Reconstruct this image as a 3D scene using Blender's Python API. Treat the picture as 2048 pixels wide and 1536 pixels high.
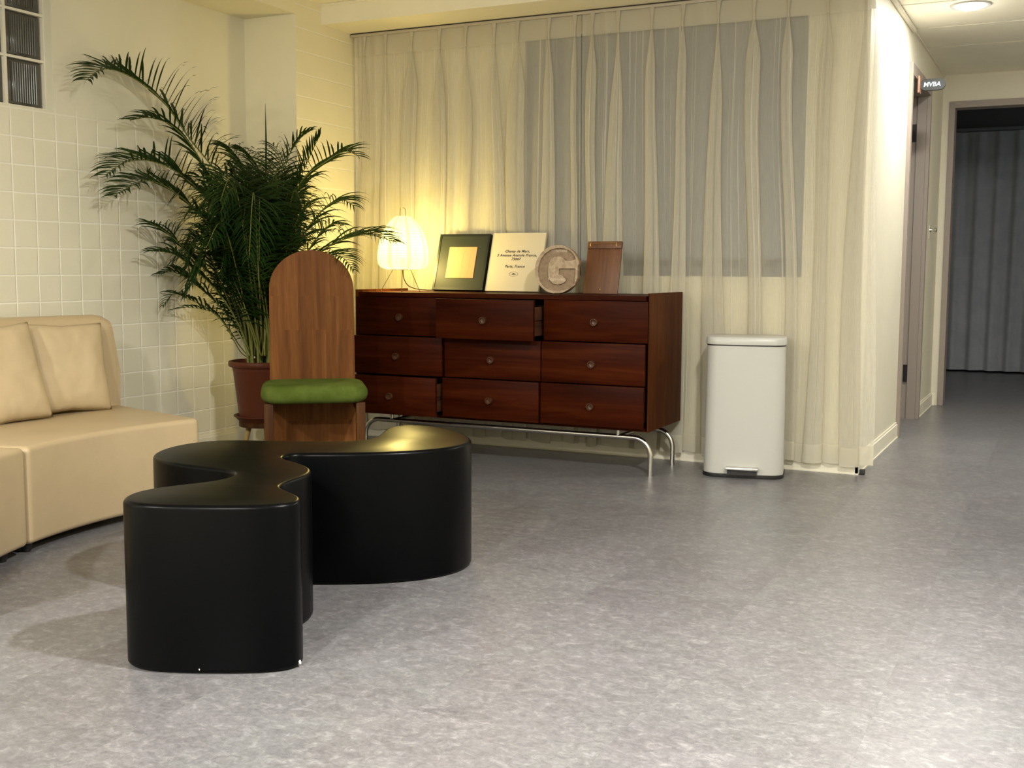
import bpy, bmesh, math, random
from mathutils import Vector, Matrix, noise

for o in list(bpy.data.objects): bpy.data.objects.remove(o)
SC = bpy.context.scene
COL = SC.collection
PI = math.pi

# ------------------------------------------------------------------ camera, world, exposure
F_PX = 2281.66
cam_d = bpy.data.cameras.new('camera'); cam = bpy.data.objects.new('camera', cam_d); COL.objects.link(cam)
AX = Vector((0.89758974, 0.0483938, -0.43816743))   # world X in (right, down, forward)
AY = Vector((0.44080921, -0.08847503, 0.89322976))
AZ = Vector((0.00445991, -0.99490211, -0.10074671))
right = Vector((AX[0], AY[0], AZ[0])); down = Vector((AX[1], AY[1], AZ[1])); fwd = Vector((AX[2], AY[2], AZ[2]))
up = -down
cam.matrix_world = Matrix(((right.x, up.x, -fwd.x, 0), (right.y, up.y, -fwd.y, 0), (right.z, up.z, -fwd.z, 0.97), (0, 0, 0, 1)))
cam_d.sensor_fit = 'HORIZONTAL'; cam_d.sensor_width = 36.0; cam_d.lens = 36.0 * F_PX / 2048.0
cam_d.clip_start = 0.05; cam_d.clip_end = 60
SC.camera = cam
SC.view_settings.view_transform = 'Standard'; SC.view_settings.look = 'None'
SC.view_settings.gamma = 1.0; SC.view_settings.exposure = 0.86
SC.view_settings.use_curve_mapping = False
w = bpy.data.worlds.new('world'); SC.world = w; w.use_nodes = True
w.node_tree.nodes['Background'].inputs[0].default_value = (0.5, 0.55, 0.65, 1)
w.node_tree.nodes['Background'].inputs[1].default_value = 0.02

# ------------------------------------------------------------------ ceiling lamps (recessed downlights)
DOWN = [(-0.10, 2.10, 2.385, 78), (-0.55, 6.48, 2.335, 15), (-1.00, -0.9, 2.385, 88), (-2.9, -0.7, 2.385, 74), (1.70, 2.00, 2.385, 8), (0.95, 6.10, 2.335, 17)]  # left rear and right hall entries are added fill, out of view
LIGHTCOL = (1.0, 0.98, 0.92)
for i, (x, y, z, p) in enumerate(DOWN):
    l = bpy.data.lights.new('downlight_lamp', 'AREA'); l.shape = 'DISK'; l.size = 0.13
    l.energy = p; l.color = LIGHTCOL; l.spread = math.radians(180)
    o = bpy.data.objects.new('downlight_lamp', l); o.location = (x, y, z - 0.022); COL.objects.link(o)
for i, (x, y, z, p) in enumerate(DOWN):      # added fill point below each fixture, brightens ceiling and upper walls
    l = bpy.data.lights.new('downlight_fill', 'POINT'); l.shadow_soft_size = 0.035; l.energy = (0.12 * p, 0.45, 0.24 * p, 0.36 * p, 0.5, 15.0)[i]; l.color = LIGHTCOL
    o = bpy.data.objects.new('downlight_fill', l); o.location = (x, y, z - 0.085); COL.objects.link(o)
l = bpy.data.lights.new('lamp_bulb', 'POINT'); l.energy = 13.5; l.color = (1.0, 0.765, 0.235); l.shadow_soft_size = 0.03
o = bpy.data.objects.new('lamp_bulb', l); o.location = (-3.203, 5.21, 1.07); COL.objects.link(o)

l = bpy.data.lights.new('dark_room_fill', 'POINT'); l.energy = 6; l.color = (0.84, 0.90, 1.0); l.shadow_soft_size = 0.3  # added fill light without a fixture, lifts the grey drape
o = bpy.data.objects.new('dark_room_fill', l); o.location = (1.6, 9.9, 2.2); COL.objects.link(o)

# ------------------------------------------------------------------ helpers
def link(name, me, mat=None, parent=None, smooth=None):
    o = bpy.data.objects.new(name, me); COL.objects.link(o)
    if mat is not None and not me.materials: me.materials.append(mat)
    if parent is not None: o.parent = parent
    if smooth is not None:
        me.polygons.foreach_set('use_smooth', [True] * len(me.polygons))
        if smooth < 180:
            try: me.set_sharp_from_angle(angle=math.radians(smooth))
            except Exception: pass
    return o
def fin(name, bm, mat, parent=None, smooth=None, recalc=True):
    if recalc: bmesh.ops.recalc_face_normals(bm, faces=bm.faces)
    me = bpy.data.meshes.new(name); bm.to_mesh(me); bm.free()
    return link(name, me, mat, parent, smooth)
def tag(o, label=None, cat=None, group=None, kind=None):
    if label: o['label'] = label
    if cat: o['category'] = cat
    if group: o['group'] = group
    if kind: o['kind'] = kind
    return o
def thing(name, label, cat, loc=(0, 0, 0), rotz=0, group=None):
    o = bpy.data.objects.new(name, None); COL.objects.link(o); o.location = loc; o.rotation_euler = (0, 0, rotz)
    o.empty_display_size = 0.1
    return tag(o, label, cat, group)
def box(bm, x0, x1, y0, y1, z0, z1, bev=0.0, seg=2, M=None):
    v = [bm.verts.new((x, y, z)) for x in (x0, x1) for y in (y0, y1) for z in (z0, z1)]
    fs = [(0, 1, 3, 2), (4, 6, 7, 5), (0, 4, 5, 1), (2, 3, 7, 6), (0, 2, 6, 4), (1, 5, 7, 3)]
    faces = [bm.faces.new([v[i] for i in f]) for f in fs]
    bmesh.ops.recalc_face_normals(bm, faces=faces)
    out = v
    if bev > 0:
        ed = list({e for f in faces for e in f.edges})
        r = bmesh.ops.bevel(bm, geom=ed, offset=bev, segments=seg, profile=0.5, affect='EDGES')
        out = list({q for f in r['faces'] for q in f.verts})
    if M is not None:
        vs = list({q for q in out}) if bev > 0 else v
        bmesh.ops.transform(bm, matrix=M, verts=vs)
    return out
def bxo(name, x0, x1, y0, y1, z0, z1, mat, parent=None, bev=0.0, seg=2):
    bm = bmesh.new(); box(bm, x0, x1, y0, y1, z0, z1, bev, seg)
    return fin(name, bm, mat, parent, 40 if bev > 0 else None)
def catmull(P, n=8, closed=False):
    P = [Vector(p) for p in P]; N = len(P); out = []
    rng = range(N) if closed else range(N - 1)
    for i in rng:
        if closed: a, b, c, d = P[(i - 1) % N], P[i], P[(i + 1) % N], P[(i + 2) % N]
        else: a, b, c, d = P[max(i - 1, 0)], P[i], P[i + 1], P[min(i + 2, N - 1)]
        for k in range(n):
            t = k / n
            out.append(0.5 * ((2 * b) + (c - a) * t + (2 * a - 5 * b + 4 * c - d) * t * t + (3 * b - a - 3 * c + d) * t ** 3))
    if not closed: out.append(P[-1])
    return out
def tube(bm, pts, r, seg=10, caps=True, mi=0):
    pts = [Vector(p) for p in pts]; n = len(pts)
    rs = r if isinstance(r, (list, tuple)) else [r] * n
    rings = []; prev = None
    for i, p in enumerate(pts):
        t = (pts[min(i + 1, n - 1)] - pts[max(i - 1, 0)]).normalized()
        if prev is None:
            a = Vector((0, 0, 1)) if abs(t.z) < 0.9 else Vector((1, 0, 0))
            u = t.cross(a).normalized()
        else:
            u = (prev - t * prev.dot(t)).normalized()
        prev = u; v = t.cross(u)
        rings.append([bm.verts.new(p + (u * math.cos(2 * PI * k / seg) + v * math.sin(2 * PI * k / seg)) * rs[i]) for k in range(seg)])
    for a, b in zip(rings, rings[1:]):
        for k in range(seg):
            f = bm.faces.new((a[k], a[(k + 1) % seg], b[(k + 1) % seg], b[k])); f.material_index = mi
    if caps:
        f = bm.faces.new(rings[0][::-1]); f.material_index = mi
        f = bm.faces.new(rings[-1]); f.material_index = mi
def lathe(bm, prof, seg=40, c=(0, 0, 0), axis='Z'):
    rings = []
    for r, z in prof:
        ring = []
        for k in range(seg):
            a = 2 * PI * k / seg
            p = (r * math.cos(a), r * math.sin(a), z) if axis == 'Z' else (r * math.cos(a), z, r * math.sin(a))
            ring.append(bm.verts.new((c[0] + p[0], c[1] + p[1], c[2] + p[2])))
        rings.append(ring)
    for a, b in zip(rings, rings[1:]):
        for k in range(seg): bm.faces.new((a[k], a[(k + 1) % seg], b[(k + 1) % seg], b[k]))
    return rings
def prism(bm, outline, z0, z1, bev=0.0, seg=4):
    """closed 2-D outline extruded up with rounded top and bottom rims"""
    P = [Vector((p[0], p[1])) for p in outline]; N = len(P)
    area = sum(P[i].x * P[(i + 1) % N].y - P[(i + 1) % N].x * P[i].y for i in range(N))
    if area < 0: P = P[::-1]
    nr = []
    for i in range(N):
        t = (P[(i + 1) % N] - P[i - 1]).normalized(); nr.append(Vector((t.y, -t.x)))
    rings = []
    lv = [(0, z0)] if bev == 0 else [(bev * (1 - math.sin(a)), z0 + bev * (1 - math.cos(a))) for a in [PI / 2 * k / seg for k in range(seg + 1)]]
    lv2 = [(0, z1)] if bev == 0 else [(bev * (1 - math.cos(a)), z1 - bev * (1 - math.sin(a))) for a in [PI / 2 * k / seg for k in range(seg + 1)]]
    for ins, z in lv + lv2:
        rings.append([bm.verts.new((P[i].x - nr[i].x * ins, P[i].y - nr[i].y * ins, z)) for i in range(N)])
    for a, b in zip(rings, rings[1:]):
        for k in range(N): bm.faces.new((a[k], a[(k + 1) % N], b[(k + 1) % N], b[k]))
    bm.faces.new(rings[0][::-1]); bm.faces.new(rings[-1])
def rrect(w, d, r, n=6, cx=0, cy=0):
    out = []
    for sx, sy, a0 in ((1, 1, 0), (-1, 1, 90), (-1, -1, 180), (1, -1, 270)):
        for k in range(n + 1):
            a = math.radians(a0 + 90 * k / n)
            out.append((cx + sx * (w / 2 - r) + r * math.cos(a), cy + sy * (d / 2 - r) + r * math.sin(a)))
    return out
def curve_mesh(name, splines, extrude, bevel=0.0):
    cu = bpy.data.curves.new(name, 'CURVE'); cu.dimensions = '2D'; cu.fill_mode = 'BOTH'; cu.extrude = extrude; cu.bevel_depth = bevel
    for pts in splines:
        s = cu.splines.new('POLY'); s.points.add(len(pts) - 1)
        for q, p in zip(s.points, pts): q.co = (p[0], p[1], 0, 1)
        s.use_cyclic_u = True
    ob = bpy.data.objects.new(name + '_tmp', cu); COL.objects.link(ob)
    dg = bpy.context.evaluated_depsgraph_get(); dg.update()
    me = bpy.data.meshes.new_from_object(ob.evaluated_get(dg)); me.name = name
    bpy.data.objects.remove(ob); bpy.data.curves.remove(cu); me.materials.clear()
    return me
def text_mesh(txt, size, shear=0.0, extrude=0.0004, space=1.0, bold=0.0):
    cu = bpy.data.curves.new('lettering', 'FONT'); cu.body = txt; cu.size = size; cu.shear = shear; cu.extrude = extrude
    cu.align_x = 'CENTER'; cu.align_y = 'CENTER'; cu.space_character = space; cu.resolution_u = 3; cu.offset = bold
    ob = bpy.data.objects.new('lettering_tmp', cu); COL.objects.link(ob)
    dg = bpy.context.evaluated_depsgraph_get(); dg.update()
    me = bpy.data.meshes.new_from_object(ob.evaluated_get(dg)); me.name = 'lettering'
    bpy.data.objects.remove(ob); bpy.data.curves.remove(cu); me.materials.clear()
    return me

# ------------------------------------------------------------------ materials
def mat(name, col=(0.5, 0.5, 0.5), rough=0.5, metal=0.0, spec=0.5, coat=0.0, coatr=0.1):
    m = bpy.data.materials.new(name); m.use_nodes = True
    b = m.node_tree.nodes['Principled BSDF']
    b.inputs['Base Color'].default_value = (*col, 1); b.inputs['Roughness'].default_value = rough
    b.inputs['Metallic'].default_value = metal; b.inputs['Specular IOR Level'].default_value = spec
    b.inputs['Coat Weight'].default_value = coat; b.inputs['Coat Roughness'].default_value = coatr
    return m
class NT:
    def __init__(s, m): s.m = m; s.t = m.node_tree; s.b = s.t.nodes.get('Principled BSDF')
    def n(s, typ, **kw):
        x = s.t.nodes.new(typ)
        for k, v in kw.items():
            if k in x.inputs: x.inputs[k].default_value = v
            else: setattr(x, k, v)
        return x
    def l(s, a, b): s.t.links.new(a, b)
    def math(s, op, a, b=None, clamp=False):
        x = s.n('ShaderNodeMath', operation=op, use_clamp=clamp)
        for i, q in enumerate((a, b)):
            if q is None: continue
            if isinstance(q, (int, float)): x.inputs[i].default_value = q
            else: s.l(q, x.inputs[i])
        return x.outputs[0]
    def mix(s, fac, a, b, mode='MIX'):
        x = s.n('ShaderNodeMix', data_type='RGBA', blend_type=mode)
        for i, q in ((0, fac), (6, a), (7, b)):
            if isinstance(q, (int, float)): x.inputs[i].default_value = q
            elif isinstance(q, tuple): x.inputs[i].default_value = (*q, 1)
            else: s.l(q, x.inputs[i])
        return x.outputs[2]
    def ramp(s, fac, stops):
        x = s.n('ShaderNodeValToRGB'); e = x.color_ramp.elements
        while len(e) < len(stops): e.new(0.5)
        for q, (p, c) in zip(e, stops):
            q.position = p; q.color = (*c, 1) if isinstance(c, tuple) else (c, c, c, 1)
        s.l(fac, x.inputs[0]); return x.outputs[0]
    def pos(s): return s.n('ShaderNodeNewGeometry').outputs['Position']
    def obj(s): return s.n('ShaderNodeTexCoord').outputs['Object']
    def mapv(s, v, sc=(1, 1, 1), loc=(0, 0, 0)):
        x = s.n('ShaderNodeMapping'); s.l(v, x.inputs[0]); x.inputs['Scale'].default_value = sc; x.inputs['Location'].default_value = loc
        return x.outputs[0]
    def noise(s, v, scale, detail=4, rough=0.55, dist=0.0):
        x = s.n('ShaderNodeTexNoise', Scale=scale, Detail=detail, Roughness=rough, Distortion=dist); s.l(v, x.inputs['Vector']); return x.outputs[0]
    def bump(s, h, strength=0.3, dist=0.01):
        x = s.n('ShaderNodeBump', Strength=strength, Distance=dist); s.l(h, x.inputs['Height']); s.l(x.outputs[0], s.b.inputs['Normal']); return x

def m_floor():
    m = mat('vinyl_floor', rough=0.38, spec=0.45); t = NT(m); p = t.pos()
    sep = t.n('ShaderNodeSeparateXYZ'); t.l(p, sep.inputs[0])
    # plank tiles 0.92 x 0.46, laid along the hall, each with its own print offset
    br = t.n('ShaderNodeTexBrick', offset=0.5, **{'Scale': 1.0, 'Mortar Size': 0.0, 'Mortar Smooth': 0.0, 'Bias': 0.0, 'Brick Width': 0.92, 'Row Height': 0.46})
    br.inputs['Color1'].default_value = (0, 0, 0, 1); br.inputs['Color2'].default_value = (1, 1, 1, 1); br.inputs['Mortar'].default_value = (0.5, 0.5, 0.5, 1)
    mp = t.mapv(p, (1, 1, 1), (0.35, 0.21, 0)); rot = t.n('ShaderNodeVectorRotate', rotation_type='Z_AXIS'); rot.inputs['Angle'].default_value = PI / 2
    t.l(mp, rot.inputs[0]); t.l(rot.outputs[0], br.inputs[0])
    off = t.math('MULTIPLY', br.outputs['Color'], 7.3)
    comb = t.n('ShaderNodeCombineXYZ'); t.l(off, comb.inputs[2])
    va = t.n('ShaderNodeVectorMath', operation='ADD'); t.l(p, va.inputs[0]); t.l(comb.outputs[0], va.inputs[1]); v = va.outputs[0]
    n1 = t.noise(t.mapv(v, (1, 1.25, 1)), 30, 8, 0.76, 0.6)
    n2 = t.noise(t.mapv(v, (1, 1.3, 1)), 4.2, 5, 0.62, 0.5); n4 = t.noise(t.mapv(v, (1, 1, 1), (3, 5, 1)), 3.0, 4, 0.6)
    n3 = t.noise(v, 95, 3, 0.6)
    c = t.ramp(n1, [(0.36, (0.108, 0.105, 0.109)), (0.47, (0.143, 0.139, 0.144)), (0.54, (0.172, 0.168, 0.173)), (0.66, (0.285, 0.280, 0.285))])
    c = t.mix(0.35, c, t.ramp(n2, [(0.32, (0.128, 0.121, 0.126)), (0.5, (0.165, 0.161, 0.166)), (0.68, (0.208, 0.205, 0.210))]))
    c = t.mix(0.30, c, t.ramp(n3, [(0.3, 0.3), (0.7, 0.7)]), 'OVERLAY')
    c = t.mix(1.0, c, t.ramp(n4, [(0.35, (1.0, 0.975, 0.995)), (0.6, (0.985, 1.0, 1.0))]), 'MULTIPLY')
    tint = t.ramp(br.outputs['Color'], [(0.0, 0.455), (1.0, 0.535)])
    c = t.mix(1.0, c, tint, 'OVERLAY')
    br2 = t.n('ShaderNodeTexBrick', offset=0.5, **{'Scale': 1.0, 'Mortar Size': 0.0008, 'Mortar Smooth': 0.0, 'Bias': 0.0, 'Brick Width': 0.92, 'Row Height': 0.46}); t.l(rot.outputs[0], br2.inputs[0])
    seam = br2.outputs['Fac']
    c = t.mix(t.math('MULTIPLY', seam, 0.18), c, (0.08, 0.078, 0.076))
    t.l(c, t.b.inputs['Base Color'])
    t.b.inputs['Roughness'].default_value = 0.31
    h = t.math('ADD', t.noise(p, 420, 2, 0.5), t.math('MULTIPLY', t.noise(p, 30, 6, 0.7), 0.6))
    t.bump(h, 0.10, 0.004)
    return m
def m_wall(name, col, bump=0.10, rough=0.55):
    m = mat(name, col, rough, spec=0.35); t = NT(m); p = t.pos()
    n = t.noise(p, 3.0, 4, 0.6); n2 = t.noise(t.mapv(p, (1, 1, 0.35)), 55, 4, 0.6)
    c = t.mix(1.0, col, t.ramp(n, [(0.3, 0.94), (0.7, 1.0)]), 'MULTIPLY'); t.l(c, t.b.inputs['Base Color'])
    t.bump(t.math('ADD', n2, t.math('MULTIPLY', n, 1.2)), bump, 0.006)
    return m
def m_tile(name, col, ax, ztop, vert=True):
    """painted wall tiles: 12 cm squares pressed under thick paint, fading out above ztop"""
    m = mat(name, col, 0.42, spec=0.4); t = NT(m); p = t.pos(); s = t.n('ShaderNodeSeparateXYZ'); t.l(p, s.inputs[0])
    wob = t.math('MULTIPLY', t.math('SUBTRACT', t.noise(p, 9, 3), 0.5), 0.006)
    def groove(c, pitch, off):
        a = t.math('ADD', t.math('ADD', c, off), wob)
        f = t.math('PINGPONG', a, pitch / 2)            # 0 at joints
        x = t.n('ShaderNodeMapRange', interpolation_type='SMOOTHSTEP'); x.inputs['From Min'].default_value = 0.0; x.inputs['From Max'].default_value = 0.0055
        t.l(f, x.inputs[0]); return x.outputs[0]
    g = groove(s.outputs['Z'], 0.1175, 0.008)
    if vert: g = t.math('MULTIPLY', g, groove(s.outputs[ax], 0.12, 0.018))
    x = t.n('ShaderNodeMapRange', interpolation_type='SMOOTHSTEP'); x.inputs['From Min'].default_value = ztop - 0.12; x.inputs['From Max'].default_value = ztop + 0.05
    t.l(s.outputs['Z'], x.inputs[0])
    h = t.math('MAXIMUM', g, x.outputs[0])
    lump = t.noise(p, 14, 4, 0.6)
    h2 = t.math('ADD', t.math('MULTIPLY', h, 0.8), t.math('MULTIPLY', lump, 0.55))
    c = t.mix(1.0, col, t.ramp(t.noise(p, 2.5, 3), [(0.3, 0.94), (0.7, 1.0)]), 'MULTIPLY')
    c = t.mix(t.math('MULTIPLY', t.math('SUBTRACT', 1.0, h), 0.8), c, (0.93, 0.90, 0.80))
    t.l(c, t.b.inputs['Base Color'])
    t.bump(h2, 0.42, 0.0045)
    return m
def m_wood(name, c1, c2, c3, scale=1.0, ax='X', rough=0.4, coat=0.0, planks=0.0, spec=0.5):
    m = mat(name, c2, rough, coat=coat, coatr=0.25, spec=spec); t = NT(m); p = t.obj()
    st = {'X': (0.6, 9, 9), 'Z': (9, 9, 0.6), 'Y': (9, 0.6, 9)}[ax]; st = tuple(q * scale for q in st)
    vv = p
    if planks > 0:
        s = t.n('ShaderNodeSeparateXYZ'); t.l(p, s.inputs[0])
        br = t.n('ShaderNodeTexBrick', offset=0.37, **{'Scale': 1.0, 'Mortar Size': 0.0004, 'Brick Width': 0.42, 'Row Height': planks})
        br.inputs['Color1'].default_value = (0, 0, 0, 1); br.inputs['Color2'].default_value = (1, 1, 1, 1); br.inputs['Mortar'].default_value = (0.1, 0.1, 0.1, 1)
        cb = t.n('ShaderNodeCombineXYZ'); t.l(s.outputs['Z'], cb.inputs[0]); t.l(s.outputs['X'], cb.inputs[1]); t.l(cb.outputs[0], br.inputs[0])
        cc = t.n('ShaderNodeCombineXYZ'); t.l(t.math('MULTIPLY', br.outputs['Color'], 5.0), cc.inputs[1])
        va = t.n('ShaderNodeVectorMath', operation='ADD'); t.l(p, va.inputs[0]); t.l(cc.outputs[0], va.inputs[1]); vv = va.outputs[0]
    n1 = t.noise(t.mapv(vv, st), 2.6, 5, 0.6, 0.9); n2 = t.noise(t.mapv(vv, tuple(q * 4 for q in st)), 5, 3, 0.6)
    c = t.ramp(n1, [(0.3, c1), (0.5, c2), (0.72, c3)])
    c = t.mix(0.35, c, t.ramp(n2, [(0.3, 0.3), (0.7, 0.6)]), 'OVERLAY')
    if planks > 0: c = t.mix(1.0, c, t.ramp(br.outputs['Color'], [(0, 0.47), (1, 0.53)]), 'OVERLAY')
    t.l(c, t.b.inputs['Base Color']); t.bump(n2, 0.08, 0.002)
    return m
def m_leather(name, col, rough=0.45, sc=260):
    m = mat(name, col, rough, spec=0.4); t = NT(m); p = t.obj()
    v = t.n('ShaderNodeTexVoronoi', Scale=sc); t.l(p, v.inputs['Vector'])
    n = t.noise(p, 5, 4, 0.6)
    t.l(t.mix(1.0, col, t.ramp(n, [(0.3, 0.92), (0.7, 1.0)]), 'MULTIPLY'), t.b.inputs['Base Color'])
    t.bump(t.math('ADD', t.math('MULTIPLY', v.outputs[0], 0.25), t.math('MULTIPLY', n, 2.0)), 0.16, 0.004)
    return m
def m_fabric(name, col, col2, sc=500, rough=0.9):
    m = mat(name, col, rough, spec=0.04); t = NT(m); p = t.obj()
    n = t.noise(p, 7, 4, 0.65); n2 = t.noise(p, sc, 2, 0.6)
    t.l(t.mix(t.ramp(n, [(0.38, 0.0), (0.62, 1.0)]), col, col2), t.b.inputs['Base Color']); t.bump(n2, 0.35, 0.002)
    return m
def m_sheer(name, col, trans, stripes=True):
    m = bpy.data.materials.new(name); m.use_nodes = True; t = NT(m); t.t.nodes.clear()
    out = t.n('ShaderNodeOutputMaterial')
    d = t.n('ShaderNodeBsdfDiffuse'); tl = t.n('ShaderNodeBsdfTranslucent'); tr = t.n('ShaderNodeBsdfTransparent')
    for q in (d, tl): q.inputs[0].default_value = (*col, 1)
    m1 = t.n('ShaderNodeMixShader'); m1.inputs[0].default_value = 0.35; t.l(d.outputs[0], m1.inputs[1]); t.l(tl.outputs[0], m1.inputs[2])
    m2 = t.n('ShaderNodeMixShader')
    if stripes:
        uv = t.n('ShaderNodeTexCoord').outputs['UV']
        a = t.noise(t.mapv(uv, (1, 0.002, 1)), 60, 3, 0.9); a = t.ramp(a, [(0.585, 0.0), (0.615, 1.0)])
        b = t.noise(t.mapv(uv, (1, 0.03, 1)), 420, 2, 0.6); c = t.noise(t.mapv(uv, (1, 0.02, 1)), 9, 2, 0.5)
        q = t.math('ADD', t.math('MULTIPLY', a, -0.34), trans)
        q = t.math('ADD', q, t.math('MULTIPLY', t.math('SUBTRACT', b, 0.5), 0.22))
        q = t.math('ADD', q, t.math('MULTIPLY', t.math('SUBTRACT', c, 0.5), 0.25), True)
        # thread layer seen edge-on looks denser: weave geometry, real for any viewer
        lw = t.n('ShaderNodeLayerWeight', Blend=0.5)
        q = t.math('MULTIPLY', q, t.math('SUBTRACT', 1.0, t.math('MULTIPLY', lw.outputs['Facing'], 0.55)), True)
        t.l(q, m2.inputs[0])
    else: m2.inputs[0].default_value = trans
    t.l(m1.outputs[0], m2.inputs[1]); t.l(tr.outputs[0], m2.inputs[2]); t.l(m2.outputs[0], out.inputs[0])
    return m
def m_leaf():
    m = mat('palm_leaf', (0.03, 0.075, 0.018), 0.5, spec=0.18); t = NT(m)
    g = t.n('ShaderNodeObjectInfo'); n = t.noise(t.pos(), 6, 3)
    c = t.ramp(n, [(0.3, (0.006, 0.018, 0.005)), (0.55, (0.013, 0.036, 0.007)), (0.8, (0.042, 0.072, 0.010))])
    t.l(c, t.b.inputs['Base Color'])
    tl = t.n('ShaderNodeBsdfTranslucent'); tl.inputs[0].default_value = (0.06, 0.11, 0.012, 1)
    mx = t.n('ShaderNodeMixShader'); mx.inputs[0].default_value = 0.22
    out = t.t.nodes['Material Output']; t.l(t.b.outputs[0], mx.inputs[1]); t.l(tl.outputs[0], mx.inputs[2]); t.l(mx.outputs[0], out.inputs[0])
    return m
def m_paper():
    m = bpy.data.materials.new('rice_paper'); m.use_nodes = True; t = NT(m); t.t.nodes.clear()
    out = t.n('ShaderNodeOutputMaterial'); tl = t.n('ShaderNodeBsdfTranslucent'); df = t.n('ShaderNodeBsdfDiffuse'); tr = t.n('ShaderNodeBsdfTransparent')
    uv = t.n('ShaderNodeTexCoord').outputs['UV']; s = t.n('ShaderNodeSeparateXYZ'); t.l(uv, s.inputs[0])
    rib = t.math('PINGPONG', t.math('MULTIPLY', s.outputs['Y'], 34.0), 0.5)
    rib = t.ramp(rib, [(0.0, 1.0), (0.22, 0.0)])
    sm = t.math('PINGPONG', t.math('MULTIPLY', s.outputs['X'], 8.0), 0.5)
    sm = t.ramp(sm, [(0.0, 1.0), (0.10, 1.0), (0.13, 0.0)])
    dark = t.math('MAXIMUM', t.math('MULTIPLY', rib, 0.45), t.math('MULTIPLY', sm, 0.6))
    fib = t.math('MULTIPLY', t.noise(t.mapv(uv, (6, 2, 1)), 12, 4), 0.12)
    col = t.mix(t.math('ADD', dark, fib, True), (0.26, 0.26, 0.22), (0.075, 0.07, 0.035))
    t.l(col, tl.inputs[0]); t.l(col, df.inputs[0])
    a = t.n('ShaderNodeMixShader'); a.inputs[0].default_value = 0.8; t.l(df.outputs[0], a.inputs[1]); t.l(tl.outputs[0], a.inputs[2])
    em = t.n('ShaderNodeEmission'); t.l(t.mix(1.0, t.mix(dark, (1.0, 0.90, 0.30), (0.42, 0.35, 0.09)), (1.0, 1.0, 1.0), 'MULTIPLY'), em.inputs[0]); em.inputs[1].default_value = 0.38
    ad = t.n('ShaderNodeAddShader'); t.l(a.outputs[0], ad.inputs[0]); t.l(em.outputs[0], ad.inputs[1])
    b = t.n('ShaderNodeMixShader'); t.l(ad.outputs[0], b.inputs[1]); t.l(tr.outputs[0], b.inputs[2]); b.inputs[0].default_value = 0.5
    t.l(b.outputs[0], out.inputs[0])
    return m
def m_emit(name, col, st):
    m = bpy.data.materials.new(name); m.use_nodes = True; t = NT(m); t.t.nodes.clear()
    e = t.n('ShaderNodeEmission'); e.inputs[0].default_value = (*col, 1); e.inputs[1].default_value = st
    o = t.n('ShaderNodeOutputMaterial'); t.l(e.outputs[0], o.inputs[0]); return m

CREAM = (0.84, 0.785, 0.58)
M_FLOOR = m_floor()
M_WALL = m_wall('painted_plaster', CREAM)
M_HALL = m_wall('hall_wallpaper', (0.68, 0.64, 0.52), 0.35)
M_TILE = m_tile('painted_square_tiles', (0.76, 0.72, 0.565), 'Y', 1.66)
M_COLT = m_tile('painted_board_joints', (0.84, 0.785, 0.58), 'Y', 2.6, False)
M_CEIL = m_wall('ceiling_paint', (0.88, 0.83, 0.66), 0.05)
M_BASE = mat('baseboard_paint', (0.74, 0.70, 0.58), 0.4)
M_TAUPE = mat('taupe_frame', (0.27, 0.228, 0.195), 0.45); _t = NT(M_TAUPE); _t.bump(_t.noise(_t.pos(), 60, 3), 0.05, 0.002)
M_BLACKMETAL = mat('blackened_metal', (0.012, 0.010, 0.010), 0.5, 0.3)
M_CHROME = mat('brushed_steel', (0.62, 0.60, 0.57), 0.24, 1.0)
M_GREY = mat('window_blind_grey', (0.21, 0.22, 0.235), 0.8); _t = NT(M_GREY); _t.bump(_t.noise(_t.pos(), 300, 2), 0.1, 0.001)
M_SILL = mat('window_frame_dark', (0.10, 0.10, 0.105), 0.5)
M_DARKGLASS = mat('night_glass', (0.03, 0.035, 0.045), 0.08, spec=0.7)
M_BLOCK = mat('fluted_glass_block', (0.055, 0.052, 0.042), 0.16, spec=0.8)
M_BLACK = mat('black_lacquer', (0.0010, 0.0012, 0.0016), 0.34, spec=0.09, coat=0.0)
_t = NT(M_BLACK); _n = _t.noise(_t.pos(), 3, 3); _t.l(_t.math('ADD', _t.math('MULTIPLY', _n, 0.08), 0.26), _t.b.inputs['Roughness']); _t.bump(_t.noise(_t.pos(), 350, 2), 0.03, 0.001)
M_WALNUT = m_wood('walnut_red_brown', (0.019, 0.0026, 0.0006), (0.036, 0.0056, 0.0011), (0.060, 0.0115, 0.0022), 0.8, 'X', 0.42, 0.0, spec=0.05)
M_WALNUTZ = m_wood('walnut_red_brown_side', (0.038, 0.0080, 0.0014), (0.066, 0.0165, 0.0028), (0.105, 0.031, 0.0056), 0.8, 'Z', 0.42, 0.0, spec=0.04)
M_WALNUTD = m_wood('drawer_side_wood', (0.05, 0.018, 0.008), (0.085, 0.033, 0.015), (0.12, 0.05, 0.022), 1.0, 'Y', 0.5)
M_CHAIR = m_wood('chair_plank_wood', (0.090, 0.030, 0.0065), (0.135, 0.049, 0.0105), (0.185, 0.076, 0.018), 0.8, 'Z', 0.45, 0.0, planks=0.062, spec=0.12)
M_LEG = m_wood('chair_leg_wood', (0.040, 0.014, 0.0035), (0.066, 0.025, 0.0065), (0.095, 0.040, 0.011), 0.8, 'Z', 0.5, spec=0.1)
M_BOARD = m_wood('clipboard_wood', (0.075, 0.026, 0.009), (0.125, 0.046, 0.015), (0.165, 0.066, 0.024), 1.2, 'Z', 0.5)
M_PALE = m_wood('pale_carved_wood', (0.30, 0.21, 0.13), (0.42, 0.31, 0.20), (0.53, 0.42, 0.29), 2.0, 'Z', 0.6)
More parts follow.
